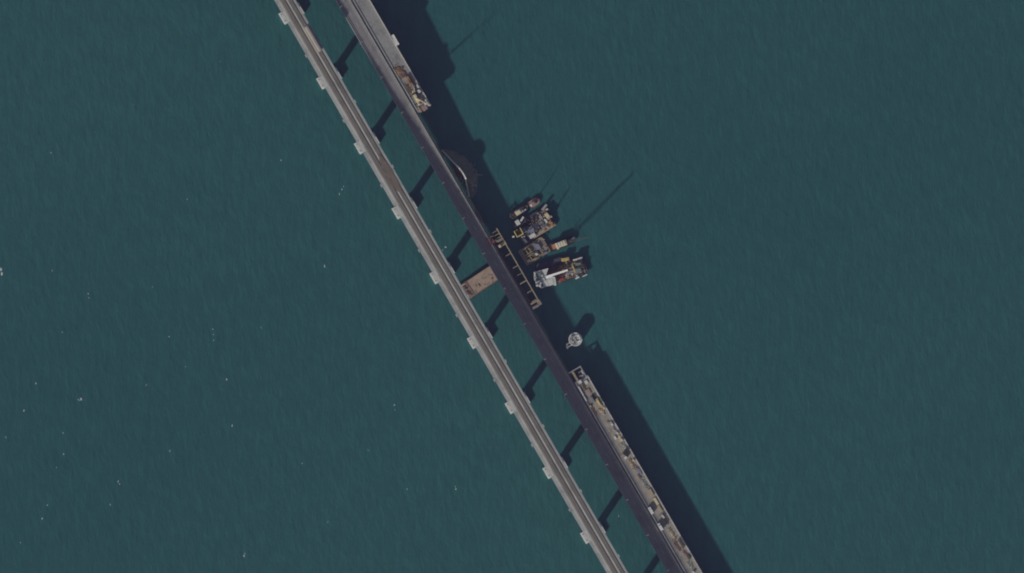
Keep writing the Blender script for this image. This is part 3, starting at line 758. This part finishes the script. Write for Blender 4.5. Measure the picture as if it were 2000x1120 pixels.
def fenders(par, pts, z):
    f = None
    for (x, y) in pts:
        if f is None:
            b = MB(); k = 10
            for i in range(k):
                a0, a1 = 6.283*i/k, 6.283*(i+1)/k; b.tube((math.cos(a0)*.4, 0, math.sin(a0)*.4), (math.cos(a1)*.4, 0, math.sin(a1)*.4), .16, 5)
            f = b.build('tyre_fender', 'rubber', par, (x, y, z))
        else:
            q = f.copy(); COL.objects.link(q); q.parent = par; q.location = (x, y, z)

def clutter(par, x0, x1, y0, y1, z, n, mats, seed, a=.4, c=2.0, hmax=1.6, rot=0):
    rr = random.Random(seed)
    for m_ in mats:
        b = MB()
        for _ in range(max(1, n // len(mats))):
            l = rr.uniform(a, c); w_ = rr.uniform(.25, .9); h = rr.uniform(.25, hmax); x = rr.uniform(x0, x1); y = rr.uniform(y0, y1); g = rr.choice((0, math.pi/2, rr.uniform(0, 3))) + rot
            k = rr.random()
            if k < .55: b.obox(x, y, l, w_, z, z + h, g)
            elif k < .75: b.cyl(x, y, w_ * .6, z, z + h, 10)
            else: b.tube((x - math.cos(g) * l, y - math.sin(g) * l, z + .3 + h * .4), (x + math.cos(g) * l, y + math.sin(g) * l, z + .3 + h * .4), .16, 5)
        o = b.build('deck_gear', m_, par); o['kind'] = 'stuff'

# brown barge between the bridges
bb = thing('hopper_barge', 'brown flat barge moored between the two bridges, part hidden under both', 'barge', PX(938, 551, 0), R(33.5))
L, W = 46, 14.6
hull(bb, hull_poly(L, W, 0, 0, 1.2), 2.6, 'dark', 'brownrim')
b = MB(); b.box(-9.6, 20.5, -6.6, 6.6, 2.66, 3.2, .1); b.build('cargo_hold', 'browndeck', bb)
b = MB()
for (x0, x1, y0, y1) in ((-9.9, -9.6, -6.9, 6.9), (20.5, 20.8, -6.9, 6.9), (-9.6, 20.5, -6.9, -6.62), (-9.6, 20.5, 6.62, 6.9)): b.box(x0, x1, y0, y1, 2.66, 3.55)
b.build('coaming', 'brownrim', bb)
b = MB(); b.box(-15.5, -14, -4.4, 4.8, 2.66, 3.4); b.box(-14, -12.5, 1, 2, 2.66, 3.1); b.box(-19, -15.6, -3, 3, 2.66, 3.9, .2); b.build('winch_deckhouse', 'pink', bb)
b = MB(); b.box(-17.5, -11.4, 5.4, 6.1, 2.66, 3.4); b.build('side_rail', 'cream', bb)
b = MB()
for y in (-5, -1.5, 2.5): b.cyl(-12.2, y, .35, 2.66, 3.4, 10)
b.build('bollards', 'dark', bb)
fenders(bb, [(x, -7.45) for x in (-12, -4, 4, 12)], 1.6)

# tug
tg = thing('tugboat', 'small white and cream tugboat with a rounded pale stern, outermost in the upper group', 'tugboat', PX(1014, 413.5, 0), R(33))
hull(tg, hull_poly(17.5, 6.4, 5, 1.4), 1.8, 'dark', 'reddeck', .7)
b = MB(); b.box(-3.6, 3.2, -2.1, 1.9, 1.85, 3.7, .15); b.build('deckhouse', 'greywhite', tg)
b = MB(); b.prism([(-2.9, -2.0), (.6, -2.0), (1.0, -.8), (.6, .9), (-2.9, .9)], 3.7, 6.0); wh = b.build('wheelhouse', 'cream', tg)
b = MB(); b.box(-3.1, .9, -2.2, 1.1, 6.0, 6.2); b.build('roof', 'cream', wh)
b = MB(); b.cyl(2.0, 1.0, .5, 3.7, 5.4, 12); b.build('funnel', 'green', tg)
b = MB(); b.tube((-.5, 0, 6.2), (-.5, 0, 10.5), .1, 6); b.tube((-.5, -1, 9), (-.5, 1, 9), .06, 4); b.build('mast', 'white', tg)
b = MB(); b.box(3.5, 5.6, -2.0, -.9, 1.86, 2.8, .1); b.box(3.8, 4.6, .7, 1.8, 1.86, 2.6, .1); b.build('locker', 'white', tg)
b = MB()
for i in range(7):
    a0 = R(110 + i * 20); a1 = R(130 + i * 20); b.tube((-6.2 + 2.4 * math.cos(a0), 2.7 * math.sin(a0), 2.7), (-6.2 + 2.4 * math.cos(a1), 2.7 * math.sin(a1), 2.7), .16, 5)
b.build('stern_rail', 'white', tg)
fenders(tg, [(-5, -3.3), (-2, -3.3), (1, -3.3), (-5, 3.3), (-2, 3.3), (1, 3.3)], 1.2)
# red workboat
rbt = thing('workboat', 'faded red workboat just beyond the bow of the white and cream tugboat', 'workboat', PX(1043.5, 396.5, 0), R(35))
hull(rbt, hull_poly(10.5, 6.6, 3.4, 1.0), 1.6, 'reddeck', 'pink', .6)
b = MB(); b.box(-2.4, .8, -1.7, 1.5, 1.66, 3.6, .2); b.build('wheelhouse', 'pink', rbt)
b = MB(); b.box(-4.3, -2.7, -1.6, 1.0, 1.66, 2.5, .1); b.build('winch', 'greywhite', rbt)
b = MB(); b.tube((-.4, 0, 3.6), (-.4, 0, 17.0), .34, 6, .26); b.tube((-.4, -1.2, 9), (-.4, 1.2, 9), .07, 4); b.build('mast', 'dark', rbt)

# big upper barge
ub = thing('deck_barge', 'wide dark blue work barge with a yellow box, broadest of the upper vessels', 'barge', PX(1044, 441, 0), R(31.5))
hull(ub, hull_poly(33, 19, 0, 0, 1.2), 2.0, 'dark', 'darkdeck', .35)
ca, sa = math.cos(R(31.5)), math.sin(R(31.5))
def ubl(x, y, c=(1044, 441), a=R(31.5)):
    dx, dy = (x - c[0]) * S, -(y - c[1]) * S
    return dx * math.cos(a) + dy * math.sin(a), -dx * math.sin(a) + dy * math.cos(a)
b = MB(); x, y = ubl(1062, 437); b.box(x - 3.6, x + 3.4, y - 7.0, y + 5.6, 2.06, 2.3); b.build('deck_plating', 'greydeck', ub)
b = MB(); b.box(-6, 15.8, -9.2, -6.6, 2.06, 2.42); b.build('side_walkway', 'steel_pale', ub)
b = MB(); x, y = ubl(1036, 451); b.box(x - 4.6, x + 3.0, y - 3.2, y + 3.2, 2.06, 2.5); b.build('hatch_cover', 'blue', ub)
b = MB(); x, y = ubl(1040, 460); b.box(x - 3.0, x + 2.6, y - 1.9, y + 1.4, 2.5, 3.2, .1); b.build('hatch_cover', 'greywhite', ub)
b = MB(); x, y = ubl(1024, 431); b.tube((-12, 5.2, 2.6), (-3, 8.2, 2.6), .4, 6); b.build('fender_beam', 'greydeck', ub)
b = MB()
for (px, py) in ((1003, 452), (1022, 476), (1062, 405), (1082, 437)):
    x, y = ubl(px, py); b.cyl(x * .95, y * .93, .4, 2.06, 2.8, 10)
b.build('bollards', 'dark', ub)
ubz = 2.06
yb = thing('spud_hopper', 'bright yellow open-topped box at the inner corner of the dark blue barge', 'hopper', PX(1013, 455, ubz), R(28))
b = MB()
for (x0, x1, y0, y1) in ((-3.2, -2.5, -3.0, 3.0), (2.5, 3.2, -3.0, 3.0), (-2.5, 2.5, -3.0, -2.2)): b.box(x0, x1, y0, y1, 0, 5.6)
b.box(-2.5, .2, 2.4, 3.0, 0, 4.6); b.build('walls', 'yellow', yb)
b = MB(); b.box(-2.49, 2.49, -2.19, 2.29, 0.3, 1.2); b.build('floor', 'olive', yb)
b = MB(); b.box(3.2, 6.6, -2.6, 1.6, 0, 3.4, .1); b.build('side_tank', 'green', yb)
def deckitem(fn, *a, **k): return fn(*a, **k)
crate_like('container', 'dusty pink container at the inner left corner of the dark blue barge', 'container', 1011, 435.5, 3.4, 4.2, 4.2, 'pink', R(31), 'greywhite', zabs=ubz)
crate_like('container', 'long pale grey box beside the dusty pink container', 'container', 1019.5, 428.5, 4.4, 1.5, 4.4, 'greywhite', R(58), 'greywhite', zabs=ubz)
crate_like('container', 'light grey locker between yellow box and white hatch', 'container', 1027, 470.5, 3.6, 1.8, 1.3, 'blue', R(-50), 'greydeck', zabs=ubz)
crate_like('container', 'small lilac-white locker on the very inner tip below the yellow box', 'container', 1002.5, 463, 1.8, 1.4, 4.6, 'pink', R(20), 'white', zabs=0.4)
# crawler crane on the upper barge
cc = thing('crawler_crane', 'cream crawler crane at the outer end of the dark blue barge', 'crane', PX(1071, 424, 2.3), R(-50))
for s_ in (-1, 1):
    b = MB(); b.side([(-2.8, 0), (2.8, 0), (3.1, .5), (2.8, 1), (-2.8, 1), (-3.1, .5)], s_ * 1.9 - .4, s_ * 1.9 + .4); b.build('crawler_track', 'dark', cc)
b = MB(); b.box(-3.8, 1.6, -1.5, 1.5, 1.2, 3.0, .15); b.box(-1, 1, -1.5, 1.5, .9, 1.2); b.build('house', 'cream', cc)
b = MB(); b.box(.4, 2.2, 1.5, 2.5, 1.2, 2.9, .1); b.build('cab', 'greywhite', cc)
b = MB(); b.box(-4.6, -3.8, -1.6, 1.6, 1.1, 2.6); b.build('counterweight', 'olive', cc)
b = MB(); b.lattice((1.4, 0, 1.8), (1.7, -2.0, 12.5), 1.1, .14, 9); b.build('boom', 'greywhite', cc)
b = MB(); b.tube((-3.4, 0, 3.0), (1.7, -2.0, 12.5), .06, 4); b.tube((1.7, -2.0, 12.5), (3.0, -3.4, 6), .05, 4); b.build('cables', 'dark', cc)
crate_like('container', 'narrow grey container end-on at the far outer corner near the workboat', 'container', 1063, 405.5, 6.0, 1.8, 2.4, 'greydeck', R(50), 'median', zabs=ubz)
crate_like('container', 'small grey box beside the cream crawler crane tracks', 'container', 1068.5, 410, 1.8, 1.8, 1.8, 'blue', R(50), 'greywhite', zabs=ubz)
stack('timber_stack', 'brown timber stack at the outermost corner of the dark blue barge', 'timber stack', 1076, 437, 5.0, 2.2, 3, .35, 'orange', R(-55), zabs=2.3, seed=41)
crate_like('generator', 'grey-green generator near the crawler crane on the dark blue barge', 'generator', 1066, 432, 3.6, 1.6, 1.7, 'green', R(-55), 'greywhite', zabs=2.35)
stack('plate_stack', 'pinkish plates on the long side walkway of the dark blue barge', 'plate stack', 1065, 444.5, 4.6, 1.9, 2, .3, 'pink', R(31), zabs=2.43, seed=42)
rubble_heap('small scatter of tackle in the middle of the dark blue deck', 1042, 431, 9, 6, 26, 'dark', R(30), .3, 1.1, .1, 51, zabs=2.06)

# middle pontoon with deck frames
mp = thing('work_pontoon', 'pinkish pontoon with a grid of beams on deck, middle of the right-hand vessels', 'pontoon', PX(1043.5, 491, 0), R(32))
hull(mp, hull_poly(23.5, 14.6, 0, 0, .9), 2.0, 'steel_pale', 'steel', .3)
C_ = (1043.5, 491); A_ = R(32)
b = MB(); b.box(-8.6, 4.6, -5.4, 5.8, 2.06, 2.12); b.build('hold_floor', 'olive', mp)
b = MB()
for y in (-5.6, -1.0, .8, 5.9): b.box(-9.4, 4.7 if y > 3 or y < -4 else 1.6, y - .42, y + .42, 2.12, 3.3)
b.build('long_beam', 'steel_pale', mp)
b = MB()
for (x, y0, y1) in ((-8.9, 1.08, 5.6), (-5.6, 1.08, 5.6), (-5.4, -5.3, -1.3), (-2.6, 1.08, 5.6), (4.9, -5.9, 5.6), (1.8, -5.3, -1.3)): b.box(x - .4, x + .4, y0, y1, 2.12, 3.2)
b.build('cross_beam', 'steel_pale', mp)
b = MB(); x, y = ubl(1050.5, 481, C_, A_); b.prism([(x - 3.0, y - 2.4), (x + 1.2, y - 3.4), (x + 1.4, y + 1.0), (x - 2.0, y + 3.8), (x - 3.4, y + 3.4)], 2.13, 4.0); b.build('deckhouse', 'blue', mp)
b = MB(); x, y = ubl(1058, 470, C_, A_); b.tube((x - 3.4, y + .4, 3.2), (x, y + 2.2, 3.2), .35, 8); b.tube((x, y + 2.2, 3.2), (x + 2.4, y - .6, 3.2), .35, 8); b.tube((x - 3.4, y + .4, 2.1), (x - 3.4, y + .4, 3.2), .3, 8); b.tube((x + 2.4, y - .6, 2.1), (x + 2.4, y - .6, 3.2), .3, 8); b.build('pipe_bend', 'steel_pale', mp)
b = MB(); b.box(5.6, 10.6, -5.6, 6.0, 2.06, 2.3); b.build('deck_plating', 'steel', mp)
crate_like('water_tank', 'small white tank standing in a bay of the beamed pontoon', 'tank', 1048, 497, 1.9, 1.9, 2.2, 'white', R(32), 'white', zabs=2.13)
crate_like('container', 'yellowish grey locker at the lower inner corner of the beamed pontoon', 'container', 1032.5, 510, 2.6, 2.2, 1.1, 'steel_pale', R(32), 'cream', zabs=2.13)
crate_like('pallet_load', 'blue-grey load at the lower outer edge of the beamed pontoon', 'pallet load', 1065.5, 494.5, 2.6, 1.4, 1.2, 'blue', R(32), 'blue', zabs=2.31)
# floating crane
fc = thing('floating_crane', 'dark floating crane with a bright cream house and long thin raised boom', 'floating crane', PX(1099, 475.5, 0), R(20))
hull(fc, hull_poly(24, 6.8, 5, .8), 1.8, 'dark', 'dark', .4)
b = MB(); b.box(-6.3, 3.4, -2.5, 2.2, 1.86, 5.4, .2); b.build('machinery_house', 'cream', fc)
b = MB(); b.box(-9.4, -6.4, -2.2, 2.0, 1.86, 3.2, .15); b.build('deckhouse', 'orange', fc)
b = MB()
for i in range(4): b.box(-5.6 + i * 2.2, -4.6 + i * 2.2, -1.9, 1.6, 5.4, 5.75)
b.build('roof_vents', 'white', fc)
b = MB(); b.box(-6.2, -4.3, -3.5, -2.5, 1.86, 4.6, .1); b.build('cab', 'cream', fc)
b = MB(); b.tube((2.6, 1.2, 5.4), (1.5, .4, 10.5), .2, 6); b.tube((2.6, -1.4, 5.4), (1.5, -.4, 10.5), .2, 6); b.tube((1.5, .4, 10.5), (1.5, -.4, 10.5), .2, 6); b.build('gantry', 'yellow', fc)
inv = Matrix.Rotation(-R(20), 3, 'Z')
tip = inv @ (PX(1154, 463, 29) - Vector(fc.location))
base = Vector((3.9, 0, 2.6))
b = MB(); b.lattice(base, tip, 1.9, .17, 18, .35); b.build('boom', 'boom', fc)
b = MB(); b.tube((1.5, 0, 10.5), tip, .07, 4); b.tube(tip, tip - Vector((0, 0, 16)), .05, 4); b.build('cables', 'dark', fc)
b = MB(); b.obox(9.5, 1.0, 3.0, 1.4, 1.86, 3.0, .3); b.cyl(7, -.8, .5, 1.86, 2.6); b.build('bow_winch', 'blue', fc)

# large lower work ship
ws = thing('work_barge', 'big white and red-brown work vessel with a gleaming white sloped housing, lowest of the group', 'work vessel', PX(1095.5, 533, 0), R(17))
hull(ws, [(-21, -6.2), (-18.6, -7.8), (19, -7.8), (21, -6), (21, 6.2), (19.5, 7.8), (-18.6, 7.8), (-21, 6.0)], 2.4, 'dark', 'reddeck', .5)
C2 = (1095.5, 533); A2 = R(17)
q = lambda x, y: ubl(x, y, C2, A2)
pl = [q(*p) for p in ((1042.5, 532), (1071, 524), (1067, 536.5), (1084, 541.5), (1086.5, 555), (1057, 563.5), (1047.5, 557), (1042.5, 544))]
b = MB(); b.prism(pl, 2.46, 6.6); sh = b.build('superstructure', 'greywhite', ws)
b = MB()
for (px, py, l, w_, h) in ((1052, 537, 5, 3, .8), (1050, 547, 3.5, 2.4, 1.2), (1056, 545, 5, .5, .5), (1055, 551, 4, .5, .5), (1062, 541, .6, 7, .5), (1049, 540.5, 6, .4, .5)):
    x, y = q(px, py); b.obox(x, y, l, w_, 6.6, 6.6 + h, .15)
b.build('roof_fittings', 'green', sh)
b = MB(); x, y = q(1070, 553); b.obox(x, y, 9, 5.0, 6.61, 6.8, 0); x, y = q(1069, 532); b.build('roof_panel', 'concrete_pale', sh)
b = MB(); x, y = q(1049, 558); b.box(x - .9, x + .9, y - .8, y + .8, 6.6, 7.8, .1); b.build('life_raft', 'white', sh)
b = MB(); x, y = q(1058.5, 558.5); b.box(x - .8, x + .8, y - 1.2, y + 1.2, 6.6, 7.0, .1); b.build('hatch', 'dark', sh)
x0, y0 = q(1065.5, 541.5); x1, y1 = q(1108.5, 527.5)
b = MB(); A0, A1 = Vector((x0, y0, 6.7)), Vector((x1, y1, 6.2)); dd = (A1 - A0).normalized(); nn = Vector((dd.y, -dd.x, 0)).normalized()
pr_ = [(1.25, -.3), (1.1, .3), (-.6, 2.1), (-.95, 1.95), (-.95, -.3)]
vs = [A0 + nn * a_ + Vector((0, 0, c_)) for a_, c_ in pr_] + [A1 + nn * a_ * .75 + Vector((0, 0, c_ * .75)) for a_, c_ in pr_]
b.add(vs, [(0, 1, 2, 3, 4), (9, 8, 7, 6, 5)] + [(i, i + 5, (i + 1) % 5 + 5, (i + 1) % 5) for i in range(5)]); wt = b.build('conveyor_housing', 'white', ws)
b = MB()
for f in (.3, .62, .95):
    c = Vector((x0, y0, 6.2)).lerp(Vector((x1, y1, 5.6)), f); b.box(c.x - .4, c.x + .4, c.y - .9, c.y + .9, 2.46, c.z - .1)
b.build('housing_supports', 'steel', wt)
b = MB(); x, y = q(1075, 516); b.box(x - 12, x + 10, y - 3.6, y + 3.0, 2.46, 2.6); b.build('shaded_upper_deck', 'darkdeck', ws)  # deck colour darkened to paint in the superstructure's shadow
for i, (px, py, l, w_, h, m_) in enumerate(((1104, 507, 6.6, 3.0, 2.2, 'ochre'), (1128, 506, 8, 1.3, 2.6, 'greywhite'), (1108, 518, 1.4, 7, 2.0, 'steel_pale'), (1129, 516, 5.2, 2.6, 2.6, 'green'), (1129.5, 529, 5.6, 4.6, 3.0, 'green'), (1120, 524, 1.3, 8.4, 2.0, 'ochre'))):
    x, y = q(px, py); b = MB(); b.obox(x, y, l, w_, 2.46, 2.46 + h, (i % 3 - 1) * .1); b.obox(x, y, l * .8, w_ * .7, 2.46 + h, 2.75 + h, (i % 3 - 1) * .1); b.build('machinery_box', m_, ws)
b = MB(); rr = random.Random(77)
for _ in range(26):
    px = rr.uniform(1106, 1140); py = 519 - (px - 1120) * .3 + rr.uniform(-12, 18); x, y = q(px, py)
    if abs(y) < 7 and abs(x) < 20: b.obox(x, y, rr.uniform(.5, 2.6), rr.uniform(.3, .8), 2.5, rr.uniform(3, 4.6), rr.uniform(0, 3.1))
b.build('deck_fittings', 'greywhite', ws)
b = MB(); x, y = q(1143, 524); b.box(x - 2.2, x + 1.0, y - 3, y + 4, 2.46, 2.9); b.build('bow_plate', 'pink', ws)
b = MB()
for (px, py) in ((1083, 549), (1088, 549)):
    x, y = q(px, py); b.obox(x, y, .6, 6.2, 2.46, 3.0, R(50))
b.build('deck_beam', 'beige', ws)
crate_like('container', 'bright red box on the red-brown deck beside the gleaming white housing', 'container', 1097, 547, 4.0, 2.6, 1.6, 'red', R(25), 'red', zabs=2.46)
crate_like('life_raft', 'white rounded raft case on the lower rail of the big work vessel, near its bow', 'life raft', 1127.5, 543, 3.4, 1.3, 1.2, 'white', R(25), 'white', zabs=2.95)
crate_like('locker', 'small white locker on the lower rail of the big work vessel, mid length', 'locker', 1084, 556.5, 1.8, 1.1, 1.1, 'white', R(17), 'white', zabs=2.95)
crate_like('locker', 'long pale grey locker at the lower outer corner of the big work vessel', 'locker', 1142, 538.5, 4.2, .9, .9, 'greywhite', R(25), 'greywhite', zabs=2.95)
crate_like('container', 'lilac box at the outer end of the gleaming white housing', 'container', 1111, 533, 4.0, 2.2, 1.6, 'pink', R(17), 'blue', zabs=2.46)
stack('timber_stack', 'brown timber on the red-brown deck between the red box and outer rail', 'timber stack', 1112, 541, 5, 2, 2, .35, 'steel', R(17), zabs=2.46, seed=61)
fenders(ws, [(x, -8) for x in (-14, -7, 0, 7, 14)], 1.4)

# round white tower in the water
tw = thing('pier_tower', 'round white concrete tower standing alone in the water right of the dark carriageway', 'tower', PX(1123.5, 663, 0), R(30))
b = MB(); b.cyl(0, 0, 5.6, -1, 8.2, 28); b.build('drum', 'concrete_pale', tw)
k = 28; ro, ri = 5.75, 4.9; b = MB()
for i in range(k):
    a0, a1 = 6.2832*i/k, 6.2832*(i+1)/k
    b.prism([(ro*math.cos(a0), ro*math.sin(a0)), (ro*math.cos(a1), ro*math.sin(a1)), (ri*math.cos(a1), ri*math.sin(a1)), (ri*math.cos(a0), ri*math.sin(a0))], 8.2, 8.6)
b.build('rim', 'concrete_pale', tw)
b = MB(); b.box(-.6, 4.4, -2.8, -2.2, 8.2, 9.2); b.box(-.6, 4.4, 2.2, 2.8, 8.2, 9.2); b.box(-.6, 0, -2.2, 2.2, 8.2, 9.2); b.box(3.8, 4.4, -2.2, 2.2, 8.2, 9.2); b.build('shaft_wall', 'concrete_pale', tw)
b = MB(); b.box(0, 3.8, -2.2, 2.2, 8.2, 8.5); b.build('shaft_floor', 'concrete_pale', tw)
b = MB(); b.obox(-2.2, 2.8, 3.4, 1.6, 8.2, 9.8, .9); b.obox(-2.4, -2.6, 2.4, 1.0, 8.2, 9.4, -.5); b.build('equipment_box', 'greydeck', tw)
b = MB(); b.obox(-3.2, 1.2, .5, 3.4, 8.2, 8.9, .2); b.obox(-1.5, -.9, 1.3, .5, 8.2, 9.3, .8); b.build('pipework', 'olive', tw)
b = MB(); b.box(-9.8, -5.2, -3.0, -2.1, 7.0, 7.6); b.box(-8.6, -7.9, -2.1, -.4, 7.0, 7.6); b.box(-9.0, -5.4, -.4, .4, 7.0, 7.6); b.box(-9.9, -9.0, -3.8, -1.2, 7.0, 7.9); b.build('landing_stage', 'median', tw)
b = MB(); b.tube((-9.4, -3, -1), (-9.4, -3, 7), .3, 8); b.tube((-8.6, 0, -1), (-8.6, 0, 7), .3, 8); b.build('piles', 'rust', tw)

# small loose gear on every working deck
clutter(ub, -14, 15, -8, 8.4, 2.3, 90, ['dark', 'greywhite', 'olive', 'blue', 'steel_pale', 'rust'], 101, .3, 1.5, 1.4)
clutter(ub, 7, 15.2, -8, 8.4, 2.3, 60, ['cream', 'dark', 'orange', 'greywhite'], 102, .3, 1.6, 2.0)
clutter(mp, -10.5, 10.5, -6.4, 6.4, 2.2, 24, ['dark', 'steel_pale', 'olive', 'greywhite'], 103, .3, 1.3, 1.2)
clutter(ws, 4, 19.5, -7, 7, 2.6, 120, ['dark', 'steel_pale', 'green', 'beige', 'greywhite', 'steel_pale'], 104, .4, 2.2, 2.6)
clutter(ws, -5, 6, -7.2, -1.5, 2.6, 44, ['dark', 'beige', 'orange', 'rust'], 105, .4, 2.0, 1.2)
clutter(ws, -17, 4, 3.5, 7.2, 2.8, 30, ['dark', 'olive', 'darkdeck'], 106, .4, 2.0, 1.2)
clutter(tg, -6.5, 5.5, -2.2, 2.2, 2.0, 26, ['dark', 'greywhite', 'green'], 107, .2, .9, 1.2)
clutter(rbt, -4, 3, -2.4, 2.4, 1.7, 20, ['dark', 'greywhite', 'reddeck'], 108, .2, .8, 1.0)
clutter(bb, -19, -11, -6, 6, 2.7, 36, ['dark', 'greywhite', 'pink'], 109, .3, 1.4, 1.2)
clutter(tw, -3.8, 3.8, -3.8, 3.8, 8.2, 12, ['dark', 'greydeck', 'olive'], 110, .3, 1.1, 1.3)

# loose material along the outer half of the southern deck, in several heaps
for i, (x, y, L_, W_, m_, lab) in enumerate([
    (1176, 804, 7, 3.2, 'beige', 'beige scrap at the outer kerb just past the yellow trailer'),
    (1199, 838, 7, 2.6, 'median', 'pale grey scrap between the small white van and the pale stone load'),
    (1210, 853, 5, 2.2, 'cream', 'cream scrap against the outer kerb beside the white wrapped load'),
    (1226, 884, 6, 3.4, 'dust', 'dust-coloured scrap at the outer kerb beside the white-topped truck'),
    (1243, 915, 5, 3.0, 'pink', 'reddish scrap right above the blue-grey tarpaulin bundle'),
    (1259, 945, 9, 3.2, 'median', 'grey scrap between the tarpaulin bundle and the beige panels'),
    (1300, 1018, 7, 2.6, 'dust', 'dust-coloured scrap past the pale pink load'),
    (1313, 1043, 10, 3.2, 'beige', 'beige scrap in the outer lane above the long rust-brown stack'),
    (1338, 1082, 7, 3.0, 'pink', 'reddish scrap between rust-brown stack and dark olive generator'),
    (1139, 752, 4, 2.4, 'olive', 'olive scrap beside the small white cabin'),
    (1161, 778, 7, 2.6, 'olive', 'olive scrap on the inner side of the yellow trailer')]):
    rubble_heap(lab, x, y, L_, W_, 34, m_, 0, .25, 1.2, .3, 200 + i)

clutter(bb, -9, 20, -6, 6, 3.21, 26, ['rust', 'brownrim', 'beige'], 120, .5, 2.4, .35)
clutter(ub, -15, 15.5, -8.6, 8.6, 2.3, 60, ['ochre', 'beige', 'greywhite', 'orange'], 121, .3, 1.4, 1.3)
clutter(ws, 2, 19.5, -7.2, 6.6, 2.6, 60, ['beige', 'ochre', 'greywhite', 'orange'], 122, .4, 2.0, 2.0)
lt_ = MB(); rr = random.Random(130)
wk = thing('twisted_steel', 'pale twisted steel and cable scrap caught on the sunken slab', 'wreckage', PX(915, 345, 0))
o_ = PX(915, 345, 0)
for _ in range(34):
    x, y = rr.uniform(903, 930), rr.uniform(318, 372); a_ = rr.uniform(0, 6.28); l_ = rr.uniform(1.5, 6)
    p0_ = PX(x, y, rr.uniform(1.5, 3)) - o_; lt_.tube(p0_, p0_ + Vector((math.cos(a_) * l_, math.sin(a_) * l_, rr.uniform(-1, 2.2))), rr.uniform(.12, .3), 5)
lt_.build('bars', 'galv', wk)
b = MB()
for _ in range(22):
    x, y = rr.uniform(900, 930), rr.uniform(322, 372); c = PX(x, y, 0) - o_; z = rr.uniform(.6, 2.4)
    b.obox(c.x, c.y, rr.uniform(.8, 2.6), rr.uniform(.6, 1.6), z - .8, z, rr.uniform(0, 3))
b.build('broken_slabs', 'median', wk)
